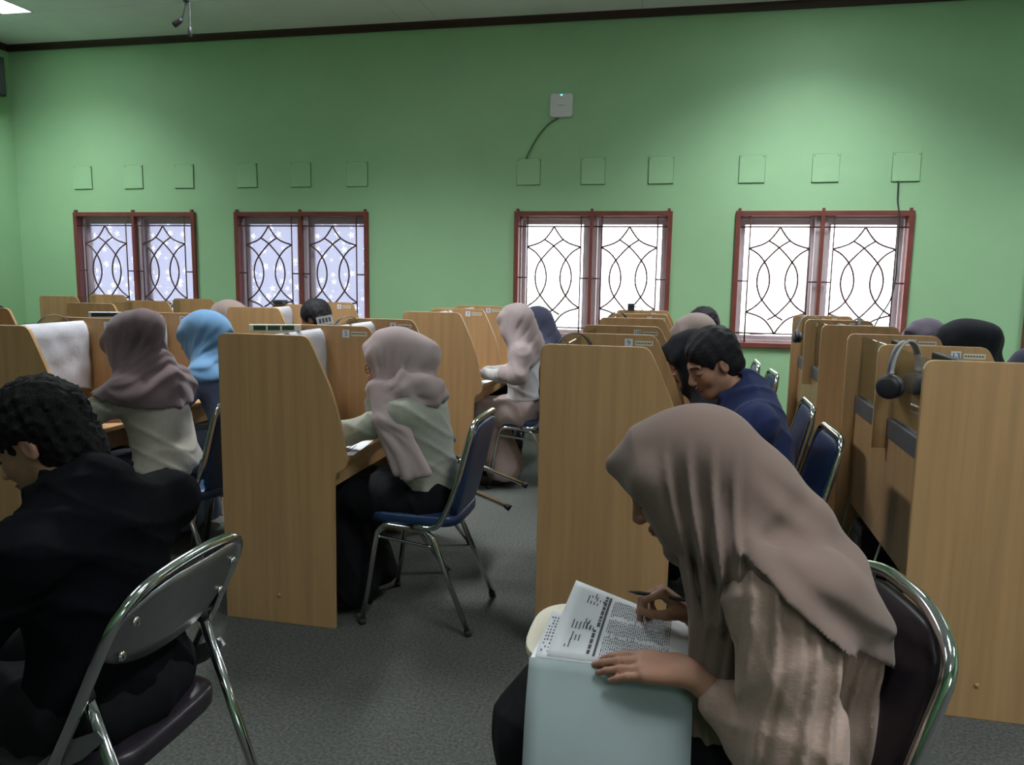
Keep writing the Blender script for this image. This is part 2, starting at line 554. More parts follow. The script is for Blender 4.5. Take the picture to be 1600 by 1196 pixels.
# outside: pale ground and hedge, washed out by the daylight
tag(MB().box(-30, 30, YF + .25, 40, -.6, -.5).build('outside_ground', M['ground']), 'pale open ground outside the windows', 'ground', kind='structure')
def bush(x, y, r, h, label):
    rnd = random.Random(int(x * 100))
    b = MB()
    for k in range(420):
        t = rnd.uniform(0, 2 * PI)
        u = rnd.uniform(0, 1)
        rad = r * math.sqrt(rnd.uniform(.3, 1)) * math.sqrt(1 - u * u * .85)
        c = Vector((rad * math.cos(t), rad * math.sin(t), .1 + h * u))
        s = rnd.uniform(.05, .11)
        d1 = Vector((rnd.gauss(0, 1), rnd.gauss(0, 1), rnd.gauss(0, 1))).normalized() * s
        d2 = d1.cross(Vector((rnd.gauss(0, 1), rnd.gauss(0, 1), rnd.gauss(0, 1)))).normalized() * s * .5
        b.add([c - d1, c + d2, c + d1, c - d2], [(0, 1, 2, 3)])
    t = thing('garden_bush', (x, y, -.5), label, 'bush', 'bushes outside the clear windows')
    tag(b.build('foliage', M['leaf'], t), kind='stuff')
    MB().tube([(0, 0, 0), (.02, .01, .5)], .03, 6).build('stem', M['trim'], t)
bush(-1.9, 10.2, 1.0, 1.7, 'pale bush outside the clear window above the third row')
bush(.35, 11.6, .9, 1.35, 'smaller pale bush outside the clear window, beyond the centre bar')
# ---------------------------------------------------------------- wall fittings
COVER_X = [-6.035, -5.446, -4.875, -4.19, -3.625, -3.05, -1.411, -.834, -.249, .502, 1.085, 1.698]
CLAB = ['first square green vent cover from the corner, chipped along one side', 'second square green vent cover above the first window', 'third square green vent cover above the first window',
        'first of three square green vent covers above the second window', 'middle square green vent cover above the second window', 'last square green vent cover above the second window',
        'square green vent cover where the access point cable ends', 'middle square green vent cover above the third window', 'last square green vent cover above the third window',
        'first of three square green vent covers above the fourth window', 'middle square green vent cover above the fourth window', 'square green vent cover with a cable dropping below it']
for i, (x, lb) in enumerate(zip(COVER_X, CLAB)):
    w, h = .104, .113
    t = thing('vent_cover', (x, YF, 2.366), lb, 'vent cover', 'square vent covers on the window wall')
    tilt = random.uniform(-.012, .012)
    p = MB().box(-w, w, -.012, -.0005, -h, h).xf(Matrix.Rotation(tilt, 4, 'Y')).build('plate', M['plate'], t)
    bevel(p, .002)
    for sx in (-1, 1):
        MB().pad(sx * (w - .014), -.013, h - .014, .004, .003, .004, 2, 4).build('screw', M['rubber'], t, smooth=True)
    MB().box(-w - .003, w + .003, -.0052, -.0004, -h - .004, h + .002).build('gap', M['gcable'], t)

t = thing('access_point', (-1.126, YF, 2.925), 'white square wireless access point high on the green wall', 'access point')
bevel(MB().prism([(a, b) for a, b in [(-.1, -.085), (-.085, -.1), (.085, -.1), (.1, -.085), (.1, .085), (.085, .1), (-.085, .1), (-.1, .085)]], -.032, -.001, 'y').build('housing', M['white'], t), .008, 3)
MB().box(-.008, .008, -.0345, -.0325, .082, .090).build('status_light', M['led'], t)
lg = MB()
for k in range(4):
    lg.box(-.026 + k * .014, -.017 + k * .014, -.0336, -.0325, -.006, .004)
lg.build('logo_print', M['wcable'], t)
cb = MB().tube(catmull([(-1.15, YF - .012, 2.822), (-1.24, YF - .012, 2.77), (-1.33, YF - .012, 2.67), (-1.40, YF - .012, 2.55), (-1.432, YF - .012, 2.478)], 8), .0075, 8)
tag(cb.build('network_cable', M['gcable'], smooth=True), 'dark green cable curving from access point to vent cover', 'cable')
cb = MB().tube(catmull([(1.644, YF - .018, 2.256), (1.65, YF - .018, 2.1), (1.66, YF - .042, 2.02), (1.669, YF - .042, 1.94), (1.676, YF - .042, 1.6), (1.678, YF - .042, 1.5), (1.65, YF - .045, 1.3), (1.56, YF - .05, 1.12), (1.5, YF - .05, .95)], 6), .006, 6)
tag(cb.build('window_cable', M['cable'], smooth=True), 'thin dark cable hanging from the last vent cover over the window', 'cable')
t = thing('wall_speaker', (XL, 6.70, 3.12), 'black loudspeaker fixed high in the corner of the side wall', 'speaker')
bevel(MB().box(.03, .20, -.24, .045, 0, .37).build('cabinet', M['black'], t), .01)
MB().box(.2005, .206, -.22, .025, .02, .35).build('grille_cloth', M['dgrey'], t)
MB().box(.001, .03, -.12, -.06, .1, .26).build('wall_bracket', M['rubber'], t)

t = thing('hanging_cable', (-3.08, 4.5, ZC), 'black cables with plugs dangling from the ceiling', 'cable')
MB().tube(catmull([(.012, 0, 0), (.01, 0, -.3), (.008, .0, -.56), (.002, 0, -.63), (-.02, 0, -.685), (-.035, 0, -.70)], 6), .006, 8).build('cord', M['cable'], t, smooth=True)
MB().tube(catmull([(.03, 0, 0), (.025, .01, -.4), (.028, 0, -.72), (.026, 0, -.76)], 6), .0045, 8).build('cord', M['cable'], t, smooth=True)
bevel(MB().box(-.008, .032, -.012, .012, -.60, -.555).build('ferrite', M['black'], t), .005)
MB().tube([(-.028, 0, -.695), (-.04, 0, -.705), (-.065, 0, -.72), (-.082, 0, -.728), (-.084, 0, -.729)], [.011, .016, .017, .019, .013], 10).build('plug', M['black'], t, smooth=True)
MB().tube([(.026, 0, -.74), (.026, 0, -.76), (.024, 0, -.80), (.024, 0, -.802)], [.007, .013, .014, .01], 10).build('plug', M['black'], t, smooth=True)

# ---------------------------------------------------------------- study carrels
PITCH_Y = .61
TH = .018
PROF = [(.0, 0), (.492, 0), (.496, .555), (.4985, .62), (.502, .642), (.511, .657), (.530, .668), (.545, .679), (.551, .695), (.551, .712), (.538, .788), (.522, .874), (.512, .914),
        (.486, .997), (.464, 1.047), (.434, 1.114), (.406, 1.172), (.397, 1.186), (.385, 1.196), (.370, 1.2), (.03, 1.2), (.015, 1.196), (.005, 1.186), (.0, 1.17)]
PROFM = [(.0, .782), (.06, .782), (.09, .715), (.548, .715)] + PROF[10:]
def carrel(xl, y0, label, num=None, nb=2, group='study carrels in rows', tops=True):
    t = thing('study_carrel', (xl, y0, 0), label, 'study carrel', group)
    L = nb * PITCH_Y
    for i in range(nb + 1):
        mid = 0 < i < nb
        p = MB().prism(PROFM if mid else PROF, i * PITCH_Y, i * PITCH_Y + TH, 'y').build('divider' if mid else 'side_panel', M['wood'], t)
        bevel(p, .002, 2)
        if i == 0:
            MB().pad(.245, -.001, .12, .008, .004, .008, 2, 5).build('screw_cap', M['wood'], p, smooth=True)
        if num and i > 0:
            y = i * PITCH_Y
            c = MB().box(.262, .297, y - .0015, y - .0002, 1.145, 1.182).build('number_card', M['card'], p)
            text_part(str(num + i - 1), .033, M['ink'], c, (.2795, y - .002, 1.163))
            s = MB().box(.307, .385, y - .0013, y - .0002, 1.153, 1.174).build('name_strip', M['cream'], p)
            ln = MB()
            for k in range(7):
                ln.box(.311 + k * .010, .318 + k * .010, y - .0021, y - .0015, 1.161, 1.167)
            ln.build('printed_line', M['blackink'], s)
    for i in range(nb):
        a, b = i * PITCH_Y + TH, (i + 1) * PITCH_Y
        MB().box(.067, .072, a, b, .905, 1.187).build('glass_pane', M['bglass'], t)
    bevel(MB().box(.052, .087, TH, L, .83, .905).build('back_rail', M['rail'], t), .002)
    bevel(MB().box(.058, .076, TH, L, .39, .829).build('back_board', M['wood'], t), .002)
    bevel(MB().box(.088, .532, TH, L, .692, .714).build('desk_top', M['wood'], t), .003)
    bevel(MB().box(.482, .498, TH, L, .60, .691).build('apron', M['wood'], t), .002)
    return t
ROWS = {}
for key, xl, y0, y1, names in (
        ('Z', -4.43, 2.78, 4.90, ('beech study carrel in the row beside the side wall, near end', 'beech study carrel standing before the first star window')),
        ('A', -3.13, 2.80, 4.92, ('beech study carrel shared by the mauve and light blue hijab wearers', 'beech study carrel around the dark head before the second window')),
        ('B', -1.83, 2.80, 4.92, ('beech study carrel with cards 5 and 6, beside the blue chair', 'beech study carrel where the person in a long pink dress sits')),
        ('C', -.51, 2.81, 4.83, ('beech study carrel with cards 9 and 10 before the person in navy', 'beech study carrel below the bright third window')),
        ('D', .76, 2.71, 4.66, ('beech study carrel with card 13 and headphones over its glass', 'beech study carrel below the fourth window'))):
    n0 = {'A': 1, 'B': 5, 'C': 9, 'D': 13}.get(key)
    ROWS[key] = (xl, y0, y1)
    carrel(xl, y0, names[0], n0)
    carrel(xl, y1, names[1], n0 + 2 if n0 else None)
carrel(-5.73, 6.02, 'single beech study carrel in the corner beside the first window', None, 1)

# ---------------------------------------------------------------- desk equipment
def monitor(x, y, label, covered, w=.5):
    t = thing('monitor', (x, y, .714), label, 'monitor', 'computer monitors in the carrels')
    bevel(MB().box(-.014, .014, -w / 2, w / 2, .14, .452 if covered else .468).build('display_housing', M['black'], t), .006)
    MB().box(.0145, .016, -w / 2 + .018, w / 2 - .018, .165, .44).build('screen', M['dgrey'], t)
    bevel(MB().box(-.028, -.0145, -.06, .06, .04, .3).build('stand_neck', M['black'], t), .004)
    bevel(MB().prism([(-.09, -.12), (.06, -.13), (.09, -.09), (.09, .09), (.06, .13), (-.09, .12)], 0, .039, 'z').build('stand_base', M['black'], t), .004)
    return t
def dust_cover(x, y0, y1, label, sd):
    """white cloth hung over a monitor, creased, hem a little uneven"""
    rnd = random.Random(sd)
    ph = [rnd.uniform(0, 6) for _ in range(6)]
    n, q = 26, 18
    zt, zb = 1.187, .855
    v, f = [], []
    for side in (1, -1):
        for i in range(q + 1):
            for k in range(n + 1):
                s, t = k / n, i / q
                y = y0 + (y1 - y0) * s
                z = zt - (zt - zb) * t + (.014 * math.sin(s * 5 + ph[0]) - .03 * max(0, s - .86) / .14) * t
                bulge = .030 * min(1, t * 6) ** .5 + .0025 * math.sin(9 * s + 5 * t + ph[1]) * t + .0012 * math.sin(23 * s - 11 * t + ph[2]) + .0012 * math.sin(17 * t + 6 * s + ph[3])
                v.append((x + side * (bulge + .0015), y, z))
    m = (n + 1) * (q + 1)
    for sd_ in (0, 1):
        for i in range(q):
            for k in range(n):
                a = sd_ * m + i * (n + 1) + k
                qd = (a, a + 1, a + n + 2, a + n + 1)
                f.append(qd if sd_ else qd[::-1])
    for k in range(n):
        f.append((k, k + 1, m + k + 1, m + k))
    for i in range(q):
        for k in (0, n):
            a, b = i * (n + 1) + k, (i + 1) * (n + 1) + k
            f.append((a, b, m + b, m + a))
    o = MB().add(v, f).build('dust_cover', M['cloth'], smooth=True)
    return tag(o, label, 'dust cover', 'white cloths over the monitors')
NA = {0: 'first', 1: 'second', 2: 'third', 3: 'fourth'}
WHO = {'A': ['the mauve hijab wearer', 'the light blue hijab wearer', 'the dark head by the second window', 'the empty last seat of the first row'],
       'B': ['the rose hijab wearer in glasses', 'the tipped blue chair', 'the person in a long pink dress', 'the dark-veiled person by the third window']}
for key in 'AB':
    xl, ya, yb = ROWS[key]
    for b in range(4):
        y0 = (ya if b < 2 else yb) + (b % 2) * PITCH_Y + TH
        y1 = y0 + PITCH_Y - TH
        monitor(xl + .16, (y0 + y1) / 2 + .0, 'dark monitor under a white cloth facing ' + WHO[key][b], True, .49)
        dust_cover(xl + .16, y0 + .025, y1 - .025, 'creased white cloth over the monitor facing ' + WHO[key][b], b + ord(key))
for key, who in (('C', ['the person in navy', 'the black hijab wearer', 'the taupe hijab wearer below the window', 'the dark-haired person farthest back']),
                 ('D', ['the near seat of the last row', 'the second seat of the last row', 'the third seat of the last row', 'the farthest seat of the last row'])):
    xl, ya, yb = ROWS[key]
    for b in range(4):
        y0 = (ya if b < 2 else yb) + (b % 2) * PITCH_Y + TH
        monitor(xl + (.19 if key == 'D' else .16), y0 + .30, 'black uncovered monitor facing ' + who[b], False, .47).scale = (1, 1, 1.0 if key == 'D' else .94)

def headset(x, y, z, rz, label, bandm, tilt=0, wide=.078):
    """headphones hung over the carrel glass: origin at the crown of the band"""
    t = thing('headphones', (x, y, z), label, 'headphones', 'headphones hung in the carrels', rz)
    t.rotation_euler = (tilt, 0, rz)
    def arc(r, zr, w):
        pts = []
        for k in range(25):
            a = PI * k / 24
            pts.append((r * math.cos(a), 0, zr * math.sin(a) - zr))
        b = MB()
        n = len(pts)
        v = []
        for px, py, pz in pts:
            nx, nz = px / r, (pz + zr) / zr
            for dy, dr in ((-w, 0), (w, 0), (w, .004), (-w, .004)):
                v.append((px + nx * dr, dy, pz + nz * dr))
        f = []
        for i in range(n - 1):
            for k in range(4):
                l = (k + 1) % 4
                f.append((i * 4 + k, i * 4 + l, i * 4 + 4 + l, i * 4 + 4 + k))
        f += [(0, 1, 2, 3), tuple(4 * (n - 1) + k for k in (3, 2, 1, 0))]
        return b.add(v, f)
    arc(wide, .10, .011).build('headband', M[bandm], t, smooth=True)
    arc(wide + .012, .104, .004).build('outer_band', M['dgrey'], t, smooth=True)
    for s in (-1, 1):
        c = MB().tube([(s * (wide + .022), 0, -.145), (s * (wide + .018), 0, -.145), (s * (wide + .006), 0, -.145), (s * (wide - .006), 0, -.145), (s * (wide - .008), 0, -.145)], [.026, .036, .040, .034, .02], 18).build('ear_cup', M['black'], t, smooth=True)
        MB().tube([(s * (wide - .008), 0, -.145), (s * (wide - .02), 0, -.145), (s * (wide - .026), 0, -.145), (s * (wide - .027), 0, -.145)], [.036, .039, .034, .015], 18).build('ear_pad', M['dgrey'], c, smooth=True)
        MB().tube([(s * (wide + .005), 0, -.10), (s * (wide + .012), 0, -.145)], .007, 6).build('yoke', M['dgrey'], t, smooth=True)
    return t
headset(-3.062, 3.30, 1.216, .9, 'headphones with a tan band above the first white cloth', 'tan')
headset(-3.06, 3.92, 1.212, .9, 'headphones with a tan band behind the mauve hijab', 'tan')
headset(-1.76, 3.90, 1.213, .7, 'headphones with an olive band hung behind card 5', 'tan')
headset(-.44, 3.22, 1.213, .55, 'headphones with a thin band showing above the carrel front by card 9', 'tan')
headset(-.44, 5.30, 1.213, .5, 'dark headphones on the carrel below the third window', 'dgrey')
headset(.83, 3.20, 1.222, .85, 'black headphones with padded cups over the glass nearest the viewer', 'wcable', 0, .085).scale = (1.2, 1.2, 1.15)
headset(.83, 5.62, 1.207, .3, 'grey headphones over the glass below the fourth window', 'wcable')
headset(1.08, 5.279, 1.213, 1.4, 'dark headphones hung on the divider below the fourth window', 'dgrey')
headset(-4.13, 4.009, 1.213, 1.57, 'blue-grey headphones at the edge of view beside the first row', 'dgrey')

def counter_box(x, y, rz, label, m1='cream', m2='green_lcd', n=3):
    t = thing('counter_display', (x, y, 1.187), label, 'display', None, rz)
    bevel(MB().box(-.012, .012, -.11, .11, 0, .030).build('housing', M[m1], t), .003)
    for k in range(n):
        a = -.09 + k * .18 / n
        MB().box(.0121, .0135, a, a + .18 / n - .008, .005, .025).build('display_window', M[m2], t)
    return t
counter_box(-1.759, 3.13, -1.15, 'cream box with three dark green windows atop the front carrel glass')
counter_box(-3.059, 3.66, -1.15, 'small white box with a dark window behind card 1', 'white', 'black', 1).scale = (1, .8, 1)
def small_box(x, y, z, sx, sy, sz, label, m='dgrey'):
    t = thing('adapter_box', (x, y, z), label, 'adapter')
    bevel(MB().box(-sx, sx, -sy, sy, 0, sz).build('housing', M[m], t), .004)
    MB().box(-sx * .7, sx * .7, -sy - .003, -sy + .001, sz * .25, sz * .75).build('face_plate', M['black'], t)
    MB().tube([(sx, 0, sz / 2), (sx + .04, 0, sz * .6), (sx + .06, .02, 0)], .004, 6).build('lead', M['cable'], t, smooth=True)
small_box(-3.12 + .06, 5.53, 1.2, .05, .03, .032, 'dark grey box on the divider before the second window')
small_box(-.40, 6.06, 1.2, .026, .02, .05, 'small dark box on the farthest divider of the third row')
t = thing('tilted_card', (-1.755, 3.62, 1.187), 'small white card leaning on the glass behind card 5', 'card', None, -1.2)
MB().box(-.001, .001, -.04, .04, 0, .045).xf(Matrix.Rotation(.2, 4, 'X')).build('sheet', M['card'], t)
ln = MB()
for k in range(4):
    ln.box(.0012, .002, -.028 + k * .016, -.018 + k * .016, .012, .034)
ln.xf(Matrix.Rotation(.2, 4, 'X')).build('printed_mark', M['blackink'], t)

# things under the last row: computer towers and loose cables
for i, (y, lb) in enumerate(((3.05, 'black computer tower under the carrel with card 13, nearest the viewer'), (3.68, 'black computer tower under the second seat of the last row'))):
    t = thing('computer_tower', (.93, y, 0), lb, 'computer', 'computers under the last row')
    bevel(MB().box(-.12, .30, -.09, .09, .01, .36).build('case', M['black'], t), .006)
    MB().box(.301, .306, -.08, .08, .02, .35).build('front_bezel', M['dgrey'], t)
    for k in range(4):
        MB().box(-.124, -.121, -.06, .06, .06 + k * .07, .10 + k * .07).build('port_plate', M['dgrey'], t)
    for a in (-1, 1):
        MB().box(-.1, .28, a * .07 - .01, a * .07 + .01, 0, .0099).build('foot', M['rubber'], t)
for i, (pts, lb) in enumerate((
        ([(.855, 3.82, .62), (.86, 3.80, .42), (.80, 3.76, .30), (.79, 3.72, .22), (.78, 3.66, .06), (.785, 3.60, .008)], 'grey cable trailing down behind the last row to the floor'),
        ([(.86, 3.86, .6), (.80, 3.87, .36), (.785, 3.84, .2), (.79, 3.80, .12), (.785, 3.76, .09), (.79, 3.7, .02)], 'thin grey cable looping behind the last row'),
        ([(.86, 3.28, .58), (.81, 3.28, .37), (.79, 3.24, .33), (.785, 3.20, .26), (.785, 3.18, .01)], 'pale cable curling into the near computer tower'))):
    tag(MB().tube(catmull(pts, 6), .0045, 6).build('loose_cable', M['wcable'], smooth=True), lb, 'cable')

# ---------------------------------------------------------------- chairs
def stack_chair():
    """chromed stacking chair, seat front toward -x"""
    t = thing('stacking_chair', (0, 0, 0), 'x', 'chair', 'blue padded chrome chairs')
    R = .0115
    for s in (-1, 1):
        y = s * .205
        y2 = s * .185
        MB().tube(fillet([(-.232, y, .012), (-.165, y2, .432), (.055, y2, .418), (.225, y, .012)], .05, 7), R, 10).build('leg_frame', M['chrome'], t, smooth=True)
        MB().tube(fillet([(-.185, y2 - s * .002, .375), (-.165, y2 - s * .014, .372), (.06, y2 - s * .014, .345), (.085, y2 - s * .002, .352)], .02, 4), .007, 8).build('brace', M['chrome'], t, smooth=True)
        for x in (-.232, .225):
            MB().tube([(x - .0, y, 0), (x + (.003 if x < 0 else -.004), y, .022)], .0155, 10).build('foot_cap', M['rubber'], t, smooth=True)
    MB().tube(fillet([(-.17, -.18, .39), (-.17, .18, .39)], .01), .008, 8).build('cross_bar', M['chrome'], t, smooth=True)
    # back loop: starts at the seat, rises, crosses over the top
    loop = [(-.02, -.2, .437), (.095, -.2, .432), (.165, -.195, .60), (.232, -.175, .872), (.232, .175, .872), (.165, .195, .60), (.095, .2, .432), (-.02, .2, .437)]
    MB().tube(fillet(loop, .06, 7), .0125, 10).build('back_frame', M['chrome'], t, smooth=True)
    bx = MB().pad(0, 0, 0, .021, .172, .205, 5, 12)
    bx.xf(Matrix.Translation((.186, 0, .658)) @ Matrix.Rotation(math.radians(14), 4, 'Y'))
    bx.build('backrest', M['blue'], t, smooth=True)
    MB().pad(-.03, 0, .457, .20, .19, .03, 5, 12).build('seat', M['blue'], t, smooth=True)
    return t
proto = stack_chair()
CH = [(-1.02, 3.08, 'blue padded chrome chair under the rose hijab wearer in glasses', 0), (-2.17, 3.15, 'dark padded chrome chair behind the mauve hijab wearer', -.06),
      (.345, 3.14, 'blue padded chrome chair behind the person in navy', .05), (.36, 3.84, 'blue padded chrome chair behind the black hijab wearer', 0),
      (.33, 5.06, 'blue padded chrome chair under the taupe hijab wearer below the window', .05), (.28, 5.66, 'blue padded chrome chair of the farthest dark-haired person', 0),
      (-1.02, 5.23, 'chrome chair under the long pink dress', 0), (-1.02, 5.86, 'chrome chair under the dark-veiled person by the third window', 0),
      (-2.2, 3.76, 'chrome chair under the light blue hijab wearer', 0), (-2.35, 5.22, 'chrome chair under the dark head before the second window', 0),
      (-3.1, 5.22, 'chrome chair under the rose hijab wearer farthest from view', 0), (1.62, 3.45, 'chrome chair under the navy hijab at the edge of view', 0),
      (1.58, 4.42, 'chrome chair under the broad black hijab', 0), (1.62, 5.22, 'chrome chair under the grey-purple hijab', 0)]
for i, (x, y, lb, rz) in enumerate(CH):
    c = proto if i == 0 else copy_tree(proto)
    c.location = (x, y, 0)
    c.rotation_euler = (0, 0, rz)
    c['label'] = lb
# the chair tipped forward onto the desk edge
c = copy_tree(proto)
c['label'] = 'blue chrome chair tipped forward against the desk, rear legs in the air'
th = math.radians(48)
fx, yy = -1.072, 3.71
c.rotation_euler = (0, -th, 0)
c.location = Vector((fx, yy, .008)) - Matrix.Rotation(-th, 3, 'Y') @ Vector((-.232, 0, 0))

# folding chair with a bare metal back, seat front toward -x
t = thing('folding_chair', (-1.2, 1.40, 0), 'chrome folding chair with a metal back and dark padded seat', 'chair')
R = .0125
hw = .215
loop = [(-.235, -hw, .012), (.045, -hw, .50), (.205, -hw + .005, .835), (.215, 0, .86), (.205, hw - .005, .835), (.045, hw, .50), (-.235, hw, .012)]
MB().tube(fillet(loop, .12, 10), R, 12).build('back_frame', M['chrome'], t, smooth=True)
for s in (-1, 1):
    MB().tube([(.095, s * (hw - .028), .622), (.295, s * (hw - .028), .012)], R, 12).build('rear_leg', M['chrome'], t, smooth=True)
    MB().tube([(.092, s * (hw - .028), .631), (.098, s * (hw - .028), .612)], .0145, 10).build('end_cap', M['black'], t, smooth=True)
    lk = MB().prism([(-.01, .44), (.09, .495), (.145, .545), (.13, .562), (.06, .53), (-.02, .465)], s * (hw - .012), s * (hw - .009), 'y')
    bevel(lk.build('hinge_plate', M['platemetal'], t), .001)
    for x in (-.235, .295):
        MB().tube([(x, s * (hw if x < 0 else hw - .028), 0), (x * .99, s * (hw if x < 0 else hw - .028), .025)], .017, 10).build('foot_cap', M['rubber'], t, smooth=True)
MB().tube([(.255, -hw + .03, .135), (.255, hw - .03, .135)], .008, 8).build('cross_bar', M['chrome'], t, smooth=True)
# curved metal back plate
pl = MB()
n, q = 14, 6
v, f = [], []
for sd in (0, 1):
    for i in range(q + 1):
        for k in range(n + 1):
            a = -1 + 2 * k / n
            zz = .655 + (.845 - .655) * i / q
            low = .655 + .0 + .05 * (abs(a) ** 3)
            top = .848 - .075 * abs(a) ** 4
            z = low + (top - low) * i / q
            x = .045 + (z - .5) * .476 + .03 * (1 - a * a) + sd * .004
            v.append((x, a * (hw - .012), z))
mm = (n + 1) * (q + 1)
for sd in (0, 1):
    for i in range(q):
        for k in range(n):
            a = sd * mm + i * (n + 1) + k
            qd = (a, a + 1, a + n + 2, a + n + 1)
            f.append(qd if sd == 0 else qd[::-1])
for k in range(n):
    f += [(k, k + 1, mm + k + 1, mm + k)[::-1], tuple(q * (n + 1) + j for j in (k, k + 1)) + tuple(mm + q * (n + 1) + j for j in (k + 1, k))]
bp = pl.add(v, f).build('back_plate', M['platemetal'], t, smooth=True)
for s in (-1, 1):
    for z in (.70, .775):
        MB().pad(.058 + (z - .5) * .476 + .008, s * (hw - .05), z, .006, .011, .011, 2, 6).build('bolt', M['chrome'], bp, smooth=True)
st = MB().pad(-.045, 0, .452, .205, .183, .032, 5, 14)
st.build('seat', M['blackvinyl'], t, smooth=True)

# papers on the desks
for x, y, rz, lb in ((-1.40, 3.00, .1, 'white sheets under the arm of the rose hijab wearer in glasses'), (-1.40, 5.12, -.1, 'white sheets on the desk before the long pink dress')):
    t = thing('paper_sheets', (x, y, .7145), lb, 'paper', None, rz)
    for k in range(2):
        MB().box(-.1 + k * .006, .1 + k * .006, -.14, .14, k * .0016, k * .0016 + .0012).build('sheet', M['paper'], t)
    ln = MB()
    for k in range(9):
        ln.box(-.075 + k * .017, -.070 + k * .017, -.11, .09 - (k % 3) * .03, .0030, .0033)
    ln.build('printed_line', M['blackink'], t)
# ---------------------------------------------------------------- figures: signed-distance bodies and clothes meshed with surface nets
V3 = lambda *a: np.array(a, dtype=np.float64)
def nrm(a):
    a = np.asarray(a, float)
    return a / np.linalg.norm(a)

class Shape:
    """ordered list of primitives; positive adds, 'sub' carves"""
    def __init__(s):
        s.p = []
    def cone(s, a, b, ra, rb, k=.02, op='add'):
        s.p.append(('c', np.asarray(a, float), np.asarray(b, float), ra, rb, k, op))
        return s
    def chain(s, pts, rad, k=.02):
        for i in range(len(pts) - 1):
            s.cone(pts[i], pts[i + 1], rad[i], rad[i + 1], k)
        return s
    def ell(s, c, r, R=None, k=.02, op='add'):
        s.p.append(('e', np.asarray(c, float), np.asarray(r, float), np.eye(3) if R is None else np.asarray(R, float), 0, k, op))
        return s
    def plane(s, n, d):
        """keep only points with n.p < d"""
        s.p.append(('h', np.asarray(n, float), d, 0, 0, 0, 'cut'))
        return s
    def bounds(s):
        lo, hi = np.full(3, 9e9), np.full(3, -9e9)
        for q in s.p:
            if q[6] != 'add':
                continue
            a, b = s.bb(q)
            lo, hi = np.minimum(lo, a), np.maximum(hi, b)
        return lo, hi
    @staticmethod
    def bb(q):
        if q[0] == 'c':
            r = max(q[3], q[4])
            return np.minimum(q[1], q[2]) - r, np.maximum(q[1], q[2]) + r
        e = np.sqrt(((q[3].T * q[2]) ** 2).sum(1))
        return q[1] - e, q[1] + e

